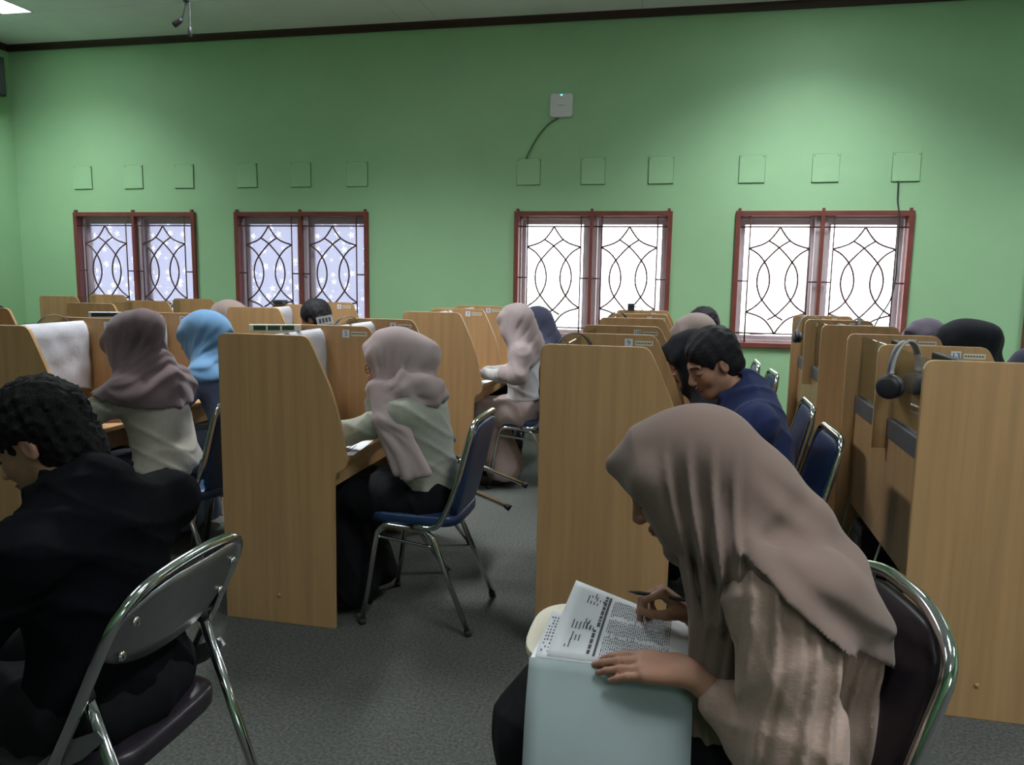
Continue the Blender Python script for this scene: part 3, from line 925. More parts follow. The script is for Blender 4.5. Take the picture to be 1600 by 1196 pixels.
class Grid:
    def __init__(s, lo, hi, h, pad=.05):
        s.h = h
        s.lo = np.asarray(lo) - pad
        s.n = np.ceil((np.asarray(hi) + pad - s.lo) / h).astype(int) + 1
        s.ax = [s.lo[i] + h * np.arange(s.n[i]) for i in range(3)]
    def eval(s, sh, F=None):
        if F is None:
            F = np.full(s.n, .3, np.float32)
        for q in sh.p:
            if q[0] == 'h':
                n, d = q[1], q[2]
                v = (s.ax[0] * n[0])[:, None, None] + (s.ax[1] * n[1])[None, :, None] + (s.ax[2] * n[2])[None, None, :] - d
                np.maximum(F, v.astype(np.float32), out=F)
                continue
            k = q[5]
            m = .045 + k
            lo, hi = Shape.bb(q)
            i0 = np.clip(((lo - m - s.lo) / s.h).astype(int), 0, s.n - 1)
            i1 = np.clip(((hi + m - s.lo) / s.h).astype(int) + 2, 1, s.n)
            if (i1 <= i0).any():
                continue
            sl = tuple(slice(a, b) for a, b in zip(i0, i1))
            x = s.ax[0][sl[0]][:, None, None].astype(np.float32)
            y = s.ax[1][sl[1]][None, :, None].astype(np.float32)
            z = s.ax[2][sl[2]][None, None, :].astype(np.float32)
            if q[0] == 'c':
                a, b, ra, rb = q[1:5]
                d = b - a
                L2 = max(float(d @ d), 1e-12)
                t = np.clip(((x - a[0]) * d[0] + (y - a[1]) * d[1] + (z - a[2]) * d[2]) / L2, 0, 1)
                g = np.sqrt((x - a[0] - t * d[0]) ** 2 + (y - a[1] - t * d[1]) ** 2 + (z - a[2] - t * d[2]) ** 2) - (ra + (rb - ra) * t)
            else:
                c, r, R = q[1:4]
                X, Y, Z = x - c[0], y - c[1], z - c[2]
                u = [R[i, 0] * X + R[i, 1] * Y + R[i, 2] * Z for i in range(3)]
                k0 = np.sqrt(sum((u[i] / r[i]) ** 2 for i in range(3)))
                k1 = np.sqrt(sum((u[i] / r[i] ** 2) ** 2 for i in range(3))) + 1e-6
                g = k0 * (k0 - 1) / k1
            f = F[sl]
            if q[6] == 'add':
                h = np.clip(.5 + .5 * (f - g) / k, 0, 1)
                F[sl] = f + (g - f) * h - k * h * (1 - h)
            else:
                g = -g
                h = np.clip(.5 - .5 * (f - g) / k, 0, 1)
                F[sl] = f + (g - f) * h + k * h * (1 - h)
        return F
    def near(s, F, w=.04):
        """indices and coordinates of samples close to the surface"""
        ix = np.nonzero(np.abs(F) < w)
        return ix, [s.ax[i][ix[i]] for i in range(3)]
    def mesh(s, F):
        ins = F < 0
        n = s.n
        c = np.zeros(n - 1, np.uint8)
        for dx in (0, 1):
            for dy in (0, 1):
                for dz in (0, 1):
                    c += ins[dx:n[0] - 1 + dx, dy:n[1] - 1 + dy, dz:n[2] - 1 + dz]
        act = (c > 0) & (c < 8)
        I = np.nonzero(act)
        idx = np.full(n - 1, -1, np.int64)
        idx[I] = np.arange(len(I[0]))
        acc = np.zeros((len(I[0]), 3))
        cnt = np.zeros(len(I[0]))
        P = np.array(I).T
        for ax in range(3):
            o1, o2 = [a for a in range(3) if a != ax]
            for a in (0, 1):
                for b in (0, 1):
                    q = P.copy()
                    q[:, o1] += a
                    q[:, o2] += b
                    w = q.copy()
                    w[:, ax] += 1
                    f0, f1 = F[tuple(q.T)], F[tuple(w.T)]
                    cr = (f0 < 0) != (f1 < 0)
                    t = f0[cr] / (f0[cr] - f1[cr])
                    pt = q[cr].astype(float)
                    pt[:, ax] += t
                    acc[cr] += pt
                    cnt[cr] += 1
        v = s.lo + s.h * acc / cnt[:, None]
        faces = []
        for ax in range(3):
            o1, o2 = (ax + 1) % 3, (ax + 2) % 3
            sl0 = [slice(None)] * 3
            sl1 = [slice(None)] * 3
            sl0[ax], sl1[ax] = slice(0, n[ax] - 1), slice(1, n[ax])
            a, b = ins[tuple(sl0)], ins[tuple(sl1)]
            E = np.array(np.nonzero(a != b)).T
            E = E[(E[:, o1] > 0) & (E[:, o2] > 0) & (E[:, o1] < n[o1] - 1) & (E[:, o2] < n[o2] - 1)]
            if not len(E):
                continue
            st = a[tuple(E.T)]
            cs = []
            for d1, d2 in ((-1, -1), (0, -1), (0, 0), (-1, 0)):
                q = E.copy()
                q[:, o1] += d1
                q[:, o2] += d2
                cs.append(idx[tuple(q.T)])
            Q = np.array(cs).T
            Q[~st] = Q[~st][:, ::-1]
            faces.append(Q)
        f = np.concatenate(faces)
        return v, f[(f >= 0).all(1)]

def relax(v, f, it, lam=.5):
    e = np.concatenate([f[:, [0, 1]], f[:, [1, 2]], f[:, [2, 3]], f[:, [3, 0]]])
    for _ in range(it):
        s = np.zeros_like(v)
        c = np.zeros(len(v))
        for a, b in ((0, 1), (1, 0)):
            for ax in range(3):
                s[:, ax] += np.bincount(e[:, a], v[e[:, b], ax], len(v))
            c += np.bincount(e[:, a], minlength=len(v))
        v = v + lam * (s / np.maximum(c, 1)[:, None] - v)
    return v

def np_obj(name, v, f, mats, parent, origin, slots=None):
    me = D.meshes.new(name)
    v = np.asarray(v, np.float32) - np.asarray(origin, np.float32)
    me.vertices.add(len(v))
    me.vertices.foreach_set('co', v.ravel())
    me.loops.add(f.size)
    me.loops.foreach_set('vertex_index', f.ravel().astype(np.int32))
    me.polygons.add(len(f))
    me.polygons.foreach_set('loop_start', np.arange(0, f.size, 4, dtype=np.int32))
    me.polygons.foreach_set('loop_total', np.full(len(f), 4, np.int32))
    for m in (mats if isinstance(mats, (list, tuple)) else [mats]):
        me.materials.append(m)
    if slots is not None:
        me.polygons.foreach_set('material_index', slots.astype(np.int32))
    me.update(calc_edges=True)
    me.polygons.foreach_set('use_smooth', np.ones(len(f), bool))
    me.validate()
    return link(name, me, parent)

def fabric(name, col, **kw):
    a = dict(rough=.85, spec=.15, sheen=.15, scale=(55, 55, 55), var=.06, bump=.12, dist=.003)
    a.update(kw)
    M[name] = mat(name, col, a.pop('rough'), 0, a.pop('spec'), **a)
fabric('taupe_cloth', (.20, .142, .122), scale=(7, 7, 7), bump=.0, var=.04)
fabric('beige_crepe', (.40, .285, .24), scale=(90, 90, 260), bump=.28, dist=.004, var=.07)
fabric('black_cloth', (.0045, .0045, .0065), sheen=.0, spec=.06, scale=(160, 160, 30), bump=.25, var=.2)
fabric('black_skirt', (.007, .007, .009), sheen=.0)
fabric('mauve_cloth', (.128, .088, .095), scale=(9, 9, 9), bump=0, var=.05)
fabric('beige_linen', (.37, .34, .29))
fabric('sky_cloth', (.095, .20, .34), scale=(9, 9, 9), bump=0, var=.05)
fabric('slate_cloth', (.13, .165, .26))
fabric('rose_cloth', (.385, .305, .305), scale=(9, 9, 9), bump=0, var=.05)
fabric('sage_knit', (.335, .345, .285), scale=(120, 120, 120), bump=.3)
fabric('pinkgrey_cloth', (.33, .265, .265), scale=(9, 9, 9), bump=0)
fabric('white_blouse', (.46, .45, .45))
fabric('pink_dress', (.33, .255, .245))
fabric('navy_cotton', (.018, .026, .085), sheen=.05, bump=.2)
fabric('veil_black', (.010, .011, .016), sheen=.05, bump=0, scale=(9, 9, 9))
fabric('dusky_cloth', (.25, .19, .175), scale=(9, 9, 9), bump=0)
fabric('greypurple_cloth', (.085, .070, .095), scale=(9, 9, 9), bump=0)
fabric('navy_veil', (.045, .048, .085), scale=(9, 9, 9), bump=0)
fabric('tan_cloth', (.42, .26, .15))
fabric('dark_trousers', (.016, .017, .024), sheen=0)
M['skin'] = mat('warm_skin', (.34, .175, .115), .5, spec=.35, scale=(40, 40, 40), var=.07, bump=.05, dist=.001, sss=.06)
M['skin2'] = mat('light_skin', (.45, .26, .19), .5, spec=.35, scale=(40, 40, 40), var=.06, bump=.05, dist=.001, sss=.06)
M['lips'] = mat('lips', (.27, .10, .085), .45, scale=(60, 60, 60), var=.1)
M['brow'] = mat('brow_hair', (.018, .013, .012), .7, scale=(90, 90, 90), var=.3)
M['nail'] = mat('nail', (.48, .27, .23), .3, scale=(60, 60, 60), var=.05)
M['hair'] = mat('black_hair', (.005, .0045, .005), .7, spec=.2, scale=(110, 110, 60), var=.5, bump=1.0, dist=.008, detail=8)
M['hair2'] = mat('black_short_hair', (.011, .010, .013), .62, spec=.25, scale=(130, 130, 130), var=.5, bump=.8, dist=.004, detail=6)
M['shoe'] = mat('dark_shoe', (.03, .028, .03), .5, scale=(20, 20, 20), var=.2)

def head_frame(pitch, yaw):
    """forward, up, side for a head looking along -x; positive pitch looks down, positive yaw turns toward -y"""
    p, y = math.radians(pitch), math.radians(yaw)
    F = V3(-math.cos(p) * math.cos(y), -math.cos(p) * math.sin(y), -math.sin(p))
    S = nrm(np.cross(F, V3(0, 0, 1)))
    U = np.cross(S, F)
    return F, U, S

def add_head(sh, c, fr, sc=.92, male=False):
    F, U, S = fr
    R = np.array([F, S, U])
    def p(f, u, s=0):
        return c + sc * (F * f + U * u + S * s)
    r = lambda *a: np.array(a) * sc
    sh.ell(p(-.012, .035), r(.098, .077, .092), R, .02)
    sh.ell(p(.026, -.04), r(.068, .060, .084), R, .03)
    sh.ell(p(.058, -.104), r(.028, .030, .022), R, .035)
    for s in (-1, 1):
        sh.cone(p(.0, -.07, s * .048), p(.055, -.108, s * .014), .018 * sc, .018 * sc, .03)     # jaw line
        sh.ell(p(.058, -.035, s * .034), r(.028, .026, .03), R, .02)                             # cheek
        sh.ell(p(.097, -.004, s * .033), r(.014, .018, .012), R, .014, 'sub')                     # socket
        sh.ell(p(.078, -.005, s * .032), r(.015, .017, .012), R, .005)                            # lid over the eye
        sh.cone(p(.091, .018, s * .010), p(.076, .018, s * .046), .008 * sc, .007 * sc, .014)    # brow ridge
        sh.ell(p(-.008, -.012, s * .077), r(.018, .008, .031), R, .006)                           # ear
        sh.ell(p(-.004, -.010, s * .086), r(.009, .006, .018), R, .004, 'sub')
        sh.ell(p(.103, -.043, s * .012), r(.011, .009, .008), R, .006)                            # nostril wing
    sh.cone(p(.091, .006), p(.112, -.036), .0075 * sc, .0115 * sc, .012)
    sh.ell(p(.094, -.071), r(.010, .023, .0055), R, .007)
    sh.ell(p(.092, -.081), r(.010, .019, .006), R, .007)
    sh.ell(p(.098, -.0762), r(.012, .022, .0014), R, .002, 'sub')
    return p

def head_slots(v, f, c, fr, sc):
    """material index per face: 0 skin, 1 lips, 2 brow and lash"""
    F, U, S = fr
    q = v[f].mean(1) - c
    a, u, s = q @ F / sc, q @ U / sc, q @ S / sc
    sl = np.zeros(len(f), int)
    front = a > .06
    sl[front & (np.abs(u + .076) < .0105) & (np.abs(s) < .024) & (a > .083)] = 1
    sl[front & (np.abs(u - .021 + 6 * (np.abs(s) - .03) ** 2) < .0042) & (np.abs(s) > .012) & (np.abs(s) < .052)] = 2
    sl[front & (np.abs(u + .0115 - 5 * (np.abs(s) - .032) ** 2) < .0026) & (np.abs(np.abs(s) - .032) < .018)] = 2
    return sl

def add_hand(sh, w, d, n, side, curl, spread=.0, sc=1.0, thumb=(.5, .3)):
    """hand from wrist w along d, back of the hand facing n; side +1/-1 picks the thumb's side.
       curl: four (knuckle, middle, tip) bends in degrees from index to little finger. Returns finger tips."""
    d, n = nrm(d), np.asarray(n, float)
    n = nrm(n - d * (n @ d))
    t = np.cross(n, d) * side                 # toward the thumb
    tips = []
    base = [(.082, .027), (.087, .009), (.083, -.010), (.075, -.027)]
    lens = [(.040, .024, .019), (.044, .028, .020), (.041, .026, .019), (.032, .020, .017)]
    rad = [(.0088, .0078, .0068), (.009, .0080, .007), (.0086, .0076, .0066), (.0076, .0068, .006)]
    for i in range(4):
        k = w + sc * (d * base[i][0] + t * base[i][1])
        sh.cone(w + sc * t * base[i][1] * .65, k, .0145 * sc, .0115 * sc, .014)
        ang = 0
        dirn = nrm(d + t * spread * (1.5 - i))
        p = k
        for j in range(3):
            ang += math.radians(curl[i][j])
            dd = dirn * math.cos(ang) - n * math.sin(ang)
            e = p + sc * dd * lens[i][j]
            ra = rad[i][j] * sc
            rb = (rad[i][j + 1] if j < 2 else rad[i][j] * .82) * sc
            sh.cone(p, e, ra * 1.06, rb, .004)
            p = e
        tips.append(p)
    out, dn = thumb
    a = w + sc * (d * .022 + t * .022 - n * .004)
    b = a + sc * .040 * nrm(d * .75 + t * out - n * dn)
    c = b + sc * .030 * nrm(d * .92 + t * out * .45 - n * dn * .8)
    e = c + sc * .024 * nrm(d * 1.0 + t * out * .1 - n * dn * .6)
    sh.cone(a, b, .0155 * sc, .0115 * sc, .012).cone(b, c, .0108 * sc, .0092 * sc, .004).cone(c, e, .0092 * sc, .0074 * sc, .004)
    tips.append(e)
    return tips

def wrinkle(g, F, seed, amp, dirs, w=.035, mask=None, soft=False):
    """fold ridges: a few directed waves bent by each other, added to the distance"""
    rnd = np.random.RandomState(seed)
    ix, (x, y, z) = g.near(F, w)
    d = np.zeros(len(x))
    for (kx, ky, kz), a in dirs:
        ph = rnd.uniform(0, 6.28, 3)
        wob = 1.3 * np.sin(9 * z + ph[1] + 5 * x) + 1.1 * np.sin(11 * y + ph[2] + 4 * z)
        q = np.sin(kx * x + ky * y + kz * z + ph[0] + wob)
        d += a * (q if soft else .5 - (1 - np.abs(q)) ** 2.2 * 1.7)
    if mask is not None:
        d *= mask(x, y, z)
    F[ix] += (amp * d).astype(np.float32)

def torso(sh, N, P, SL, SR, g, sc=1.0, k=.05):
    sp = nrm(N - P)
    S = V3(0, 1, 0)
    Fd = np.cross(S, sp)
    R = np.array([Fd, S, sp])
    L = np.linalg.norm(N - P)
    sh.ell(P + sp * L * .70, np.array([.098, .155, .17]) * sc + g, R, k)
    sh.ell(P + sp * L * .36, np.array([.098, .138, .16]) * sc + g, R, k)
    sh.ell(P + sp * .02, np.array([.115, .165, .115]) * sc + g, R, k)
    sh.cone(SL, SR, .052 * sc + g, .052 * sc + g, k)
    sh.cone(P + sp * L * .86, N + sp * .01, .075 * sc + g, .05 * sc + g, k)

def legs(sh, P, kneex, footx, g, hw=.10, z=.50, r=(.082, .06, .045)):
    for s in (-1, 1):
        h = P + V3(0, s * hw * .85, -.02)
        k_ = V3(kneex, P[1] + s * hw, z)
        a = V3(footx, P[1] + s * hw, .085)
        sh.cone(h, k_, r[0] + g, r[1] + g, .03).cone(k_, a, r[1] + g * .8, r[2] + g * .6, .03)

def person(name_label, hc, pitch, yaw, N, P, sw=.165, armL=None, armR=None, kneex=None, footx=None, res=(.008, .011), top='beige_linen', bottom='black_skirt',
           skirt=True, scarf=None, hair=None, skin='skin', sc=.92, tsc=1.0, hem=None, gtop=.014, bun=.0, brim=.022, drape=.0, extra=None, glasses=False,
           sleeve=.012, cufft=1.0, handL=None, handR=None, collar=False, seed=1, wr=.0045, hsc=1.0, facecut=1.0, shirt_hem=None, male=False, shoulders=None, capeg=.012, fold=None):
    fold = fold or (13, .0055 if res[1] < .01 else .003)
    hc, N, P = (np.asarray(a, float) for a in (hc, N, P))
    SL = N + V3(.015, -sw, -.065)
    SR = N + V3(.015, sw, -.065)
    if shoulders:
        SL, SR = (np.asarray(a, float) for a in shoulders)
    fr = head_frame(pitch, yaw)
    F, U, S = fr
    R = np.array([F, S, U])
    kneex = P[0] - .44 if kneex is None else kneex
    footx = kneex + .06 if footx is None else footx
    root = thing('person', (P[0], P[1], 0), name_label, 'person')
    org = (P[0], P[1], 0)
    armL = armL or (SL + V3(-.14, -.03, -.20), SL + V3(-.33, .07, -.17))
    armR = armR or (SR + V3(-.14, .03, -.20), SR + V3(-.33, -.07, -.17))
    armL, armR = [np.asarray(a, float) for a in armL], [np.asarray(a, float) for a in armR]
    # ---- body: one continuous surface
    b = Shape()
    torso(b, N, P, SL, SR, -.012, tsc)
    legs(b, P, kneex, footx, -.012)
    b.cone(N - V3(0, 0, .03), hc - U * .06 - F * .02, .058, .052, .03)
    for s in (-1, 1):
        a = V3(footx, P[1] + s * .10, .07)
        b.cone(a, a + V3(-.03, 0, -.02), .034, .034, .02).cone(a + V3(.03, 0, -.035), a + V3(-.14, 0, -.045), .028, .022, .02)
    for (el, wrp), sh_, hd, sd in ((armL, SL, handL, -1), (armR, SR, handR, 1)):
        b.cone(sh_, el, .044, .036, .02).cone(el, wrp, .036, .025, .02)
        d = nrm(wrp - el)
        hd = hd or {}
        side = hd.get('side', sd)
        add_hand(b, wrp + d * .01, hd.get('d', d), hd.get('n', (0, 0, 1)), side, hd.get('curl', [(25, 25, 15), (28, 28, 15), (30, 30, 15), (32, 30, 15)]), hd.get('spread', .04), hd.get('sc', .95), hd.get('thumb', (.6, .35)))
    hp = add_head(b, hc, fr, sc, male)
    g = Grid(*b.bounds(), res[0])
    v, f = g.mesh(g.eval(b))
    if res[0] > .007:
        v = relax(v, f, 1, .3)
    np_obj('body', v, f, [M[skin], M['lips'], M['brow']], root, org, head_slots(v, f, hc, fr, sc))
    # ---- top
    t = Shape()
    torso(t, N, P, SL, SR, gtop, tsc)
    for (el, wrp), sh_ in ((armL, SL), (armR, SR)):
        e = el + (wrp - el) * cufft
        t.cone(sh_, el, .047 * tsc + sleeve, .043 + sleeve, .025).cone(el, e, .042 + sleeve, .031 + sleeve * .8, .02)
    if collar:
        t.cone(N + V3(.005, 0, .0), N + (hc - N) * .28, .075, .066, .02)
        t.cone(N + (hc - N) * .30, N + (hc - N) * .75, .058, .05, .01, 'sub')
    if extra and 'top' in extra:
        extra['top'](t)
    lo, hi = t.bounds()
    zc = shirt_hem if shirt_hem is not None else P[2] - .06
    lo[2] = max(lo[2], zc - .02)
    hl = hc - .17
    gg = Grid(np.minimum(lo, hl), np.maximum(hi, hc + .17), res[1])
    Ft = gg.eval(t)
    base = Ft.copy()
    wrinkle(gg, Ft, seed, wr * 1.15, [((9, 5, 21), .8), ((-17, 12, 15), .7), ((24, -12, 9), .5)])
    if extra and 'top_d' in extra:
        ix, (x, y, z) = gg.near(Ft, .035)
        Ft[ix] += extra['top_d'](x, y, z).astype(np.float32)
    if shirt_hem is not None:
        Ft = gg.eval(Shape().plane((0, 0, -1), -shirt_hem), Ft)
    v, f = gg.mesh(Ft)
    np_obj('shirt' if hair else 'blouse', v, f, M[top], root, org)
    # ---- bottom
    l = Shape()
    L = .012
    l.ell(P + V3(0, 0, 0), (.135 * tsc, .185 * tsc, .115), None, .04)
    legs(l, P, kneex, footx, .022 if not skirt else .032)
    if skirt:
        l.cone(P + V3(-.05, 0, 0), V3(kneex + .03, P[1], .49), .10, .10, .05)
        l.cone(V3(kneex, P[1], .47), V3(footx, P[1], .12), .13, .11, .05)
        l.cone(V3(kneex + .02, P[1] - .07, .45), V3(footx + .06, P[1] - .10, .11), .09, .10, .05).cone(V3(kneex + .02, P[1] + .07, .45), V3(footx + .06, P[1] + .10, .11), .09, .10, .05)
    if extra and 'bottom' in extra:
        extra['bottom'](l)
    l.plane((0, 0, -1), -.05)
    lo, hi = l.bounds()
    lo[2] = .03
    g2 = Grid(lo, hi, res[1] * 1.1)
    Fl = g2.eval(l)
    wrinkle(g2, Fl, seed + 5, wr * 1.2, [((16, 13, 3), .9), ((12, -17, 5), .6)])
    v, f = g2.mesh(Fl)
    np_obj('skirt' if skirt else 'trousers', v, f, M[bottom], root, org)
    for s in (-1, 1):
        a = V3(footx, P[1] + s * .10, 0)
        MB().pad(a[0] - .06 - org[0], a[1] - org[1], .036, .125, .045, .034, 3, 8).build('shoe', M['shoe'], root, smooth=True)
    # ---- head covering
    if scarf:
        h = Shape()
        rr = np.array([.120, .097, .108]) * hsc
        h.ell(hc + U * .030 - F * .026, rr, R, .02)
        if bun:
            h.ell(hc - F * (.07 + bun * .5) - U * .005, np.array([.085, .078, .08]) * (1 + bun * .5), R, .05)
        bp_ = hc + U * .082 + F * (.088 + brim * .5)
        h.cone(hc + U * .072 + F * .04, bp_, .056 * hsc, .004, .04)
        h.cone(hc + U * .05 + F * .06, bp_, .045 * hsc, .004, .03)
        for s in (-1, 1):
            te, ck, ch = hc + U * .03 + F * .052 + S * s * .074, hc - U * .05 + F * .030 + S * s * .068, hc - U * .128 + F * .046
            h.cone(bp_, te, .004, .016, .02).cone(te, ck, .018, .020, .03).cone(ck, ch, .022, .024, .03)
            h.cone(te - F * .02 + U * .02, bp_ - F * .02, .028, .009, .04)
        h.cone(hc - U * .06 - F * .015, N + V3(.01, 0, .02), .088, .088, .05)
        h.cone(hc - U * .115 + F * .035, N + V3(-.045, 0, -.01), .045, .065, .04)
        if hem:
            h.cone(hc - F * .065 - U * .0, N + V3(.055, 0, -.02), .090, .095, .06)
            for sp_ in (SL, SR):
                sg = S * (1 if (S @ (sp_ - N)) > 0 else -1)
                h.cone(hc + sg * .03 - U * .05 - F * .01, sp_ + V3(.0, 0, .012), .066, .056 * tsc, .06)
        h.ell(hc + F * (.152) - U * .042, np.array([.094, .10, .094]) * facecut, R, .010, 'sub')
        if extra and 'scarf' in extra:
            extra['scarf'](h)
        Fh = gg.eval(h)
        if hem:
            cape = base - np.float32(capeg)
            for (n_, d_) in hem:
                n_ = np.asarray(n_, float)
                cut = (gg.ax[0] * n_[0])[:, None, None] + (gg.ax[1] * n_[1])[None, :, None] + (gg.ax[2] * n_[2])[None, None, :] - d_
                cape = np.maximum(cape, cut.astype(np.float32))
            kk = .03
            hh = np.clip(.5 + .5 * (Fh - cape) / kk, 0, 1)
            Fh = (Fh + (cape - Fh) * hh - kk * hh * (1 - hh)).astype(np.float32)
        if extra and 'scarf2' in extra:
            s2 = Shape()
            extra['scarf2'](s2)
            Fh = gg.eval(s2, Fh)
        # folds run from the crown down over the shoulders
        cz = hc[2]
        def fm(x, y, z):
            u = (x - hc[0]) * U[0] + (y - hc[1]) * U[1] + (z - hc[2]) * U[2]
            ff = (x - hc[0]) * F[0] + (y - hc[1]) * F[1] + (z - hc[2]) * F[2]
            m = np.clip((.085 - u) / .09, 0, 1) * np.clip((.075 - ff) / .07, 0, 1)
            return m
        Q = hc - U * .135 + F * .05
        ix, (x, y, z) = gg.near(Fh, .035)
        rnd = np.random.RandomState(seed + 9)
        ph = rnd.uniform(0, 6.28, 4)
        ang = np.arctan2(z - Q[2], x - Q[0]) + 2.2 * np.abs(y - Q[1] + .01) + .12 * np.sin(14 * z + ph[0]) + .10 * np.sin(17 * x + ph[1])
        dist = np.sqrt((x - Q[0]) ** 2 + (z - Q[2]) ** 2)
        w1, w2 = np.sin(ang * fold[0] + ph[2]), np.sin(ang * fold[0] * 1.9 + ph[3])
        d = .65 * w1 + .45 * w2 + .35 * (1 - np.abs(np.sin(ang * fold[0] * .5 + ph[1]))) ** 3
        Fh[ix] += (fold[1] * d * np.clip((dist - .04) / .10, 0, 1) * fm(x, y, z)).astype(np.float32)
        if extra and 'scarf_d' in extra:
            ix, (x, y, z) = gg.near(Fh, .035)
            Fh[ix] += extra['scarf_d'](x, y, z).astype(np.float32)
        v, f = gg.mesh(Fh)
        np_obj('hijab', v, f, M[scarf], root, org)
    if hair:
        h = Shape()
        h.ell(hc + U * .04 * sc - F * .018, np.array([.106, .087, .098]) * sc * hsc, R, .02)
        h.ell(hc - U * .02 - F * .05, np.array([.070, .080, .085]) * sc * hsc, R, .02)
        h.ell(hc + F * .105 - U * .035, np.array([.085, .082, .075]) * sc, R, .015, 'sub')
        for s in (-1, 1):
            h.ell(hc + F * .006 - U * .018 + S * s * .078, (.024, .03, .03), R, .008, 'sub')
        if hair == 'curly':
            h.ell(hc - U * .065 - F * .050, np.array([.058, .068, .060]) * sc, R, .03)
        h.plane(-U, float(-U @ (hc - U * (.115 if hair == 'curly' else .085))))
        if extra and 'hair' in extra:
            extra['hair'](h)
        g3 = Grid(*h.bounds(), min(res[0], .007))
        Fh = g3.eval(h)
        ca = .7
        wrinkle(g3, Fh, seed + 3, .0022 * ca, [((120, 50, 90), .6), ((-80, 150, 70), .6), ((170, -90, -120), .6), ((60, 60, 60), .6)], soft=True)
        if hair == 'curly':
            wrinkle(g3, Fh, seed + 4, .0026, [((230, 90, 140), .7), ((-150, 260, 120), .7), ((140, -170, 230), .7), ((90, 210, -220), .6)], soft=True)
        v, f = g3.mesh(Fh)
        np_obj('hair', v, f, M['hair' if hair == 'curly' else 'hair2'], root, org)
    if glasses:
        o = V3(*org)
        fr_ = MB()
        for s in (-1, 1):
            c = hc + sc * (F * .108 - U * .008 + S * s * .034)
            ring = [Vector(c + sc * (S * .024 * math.cos(2 * PI * k / 20) + U * .020 * math.sin(2 * PI * k / 20)) - o) for k in range(20)]
            fr_.tube(ring, .0016, 6, True)
            fr_.tube([Vector(c + sc * S * s * .025 - o), Vector(hc + sc * (F * .02 + U * .0 + S * s * .078) - o)], .0014, 6)
        fr_.tube([Vector(hc + sc * (F * .110 - U * .004 + S * .011) - o), Vector(hc + sc * (F * .110 - U * .004 - S * .011) - o)], .0014, 6)
        fr_.build('glasses', M['brow'], root, smooth=True)
    return root
# ---------------------------------------------------------------- the people
NEAR, FAR = (.0068, .0085), (.0105, .0125)
# rose hijab and glasses, row with card 5
def rose_scarf(h):
    # loose end over the near shoulder: a flat fall with soft ridges
    for a, b, c, r in (((-1.225, 2.965, .985), (-1.185, 2.893, .86), (-1.10, 2.885, .655), .020), ((-1.205, 2.955, .99), (-1.150, 2.886, .86), (-1.055, 2.880, .645), .022),
                       ((-1.175, 2.96, .985), (-1.115, 2.892, .86), (-1.01, 2.884, .65), .020), ((-1.155, 2.97, .98), (-1.085, 2.90, .85), (-.975, 2.892, .66), .020)):
        h.chain([V3(*a), V3(*b), V3(*c)], [.022, r, r], .028)
    # wrap round the neck, slack at the nape
    h.chain([V3(-1.285, 3.07, .955), V3(-1.23, 2.985, .975), V3(-1.11, 2.965, .985), V3(-1.01, 3.02, .955), V3(-.99, 3.1, .945)], [.026, .032, .036, .040, .040], .025)
    h.chain([V3(-1.26, 3.05, .93), V3(-1.17, 2.96, .945), V3(-1.06, 2.965, .935), V3(-.995, 3.04, .915)], [.018, .020, .024, .026], .012)
    h.chain([V3(-1.11, 2.985, 1.03), V3(-1.03, 3.0, 1.0), V3(-.985, 3.06, .985)], [.03, .036, .036], .03)
person('person in a rose hijab and glasses, sage knit top, reading at card 5', (-1.205, 3.1, 1.075), 14, 2, (-1.09, 3.1, .945), (-1.02, 3.1, .52), res=(.0058, .0075),
       armL=((-1.325, 2.925, .795), (-1.50, 3.03, .755)), armR=((-1.345, 3.26, .765), (-1.312, 3.185, .925)), handR=dict(d=(.1, -.25, 1), n=(-.6, .8, 0), curl=[(50, 60, 40)] * 4, thumb=(.5, .2)),
       top='sage_knit', bottom='black_skirt', scarf='rose_cloth', skin='skin2', glasses=True, brim=.012, hsc=1.08, bun=.12, seed=3, fold=(14, .005), shoulders=((-1.09, 2.935, .885), (-1.09, 3.265, .885)),
       extra=dict(scarf2=rose_scarf), shirt_hem=.56, kneex=-1.45, gtop=.016)
# mauve hijab
person('person in a mauve hijab and beige top bent over the desk at card 1', (-2.49, 3.12, 1.10), 38, -22, (-2.385, 3.1, .965), (-2.29, 3.1, .52), res=(.007, .0078),
       armL=((-2.53, 2.90, .815), (-2.70, 3.02, .75)), top='beige_linen', bottom='dark_trousers', scarf='mauve_cloth', hem=[((-.31, 0, -1), -.135)], seed=11, bun=.16, brim=.02, hsc=1.06, fold=(11, .008),
       capeg=.02, gtop=.02, kneex=-2.72, sleeve=.02, cufft=.55, tsc=1.04)
# blue hijab
person('person in a light blue hijab and glasses, slate dress, at card 2', (-2.535, 3.73, 1.085), 27, -8, (-2.43, 3.72, .955), (-2.31, 3.72, .52), res=(.0068, .0085), top='slate_cloth', bottom='slate_cloth',
       armL=((-2.55, 3.53, .76), (-2.70, 3.66, .76)), armR=((-2.55, 3.90, .77), (-2.585, 3.75, .86)), scarf='sky_cloth', glasses=True, hem=[((.12, 0, -1), -1.17)], capeg=.024, seed=21, brim=.025, hsc=1.05, fold=(12, .006), bun=.06, kneex=-2.74)
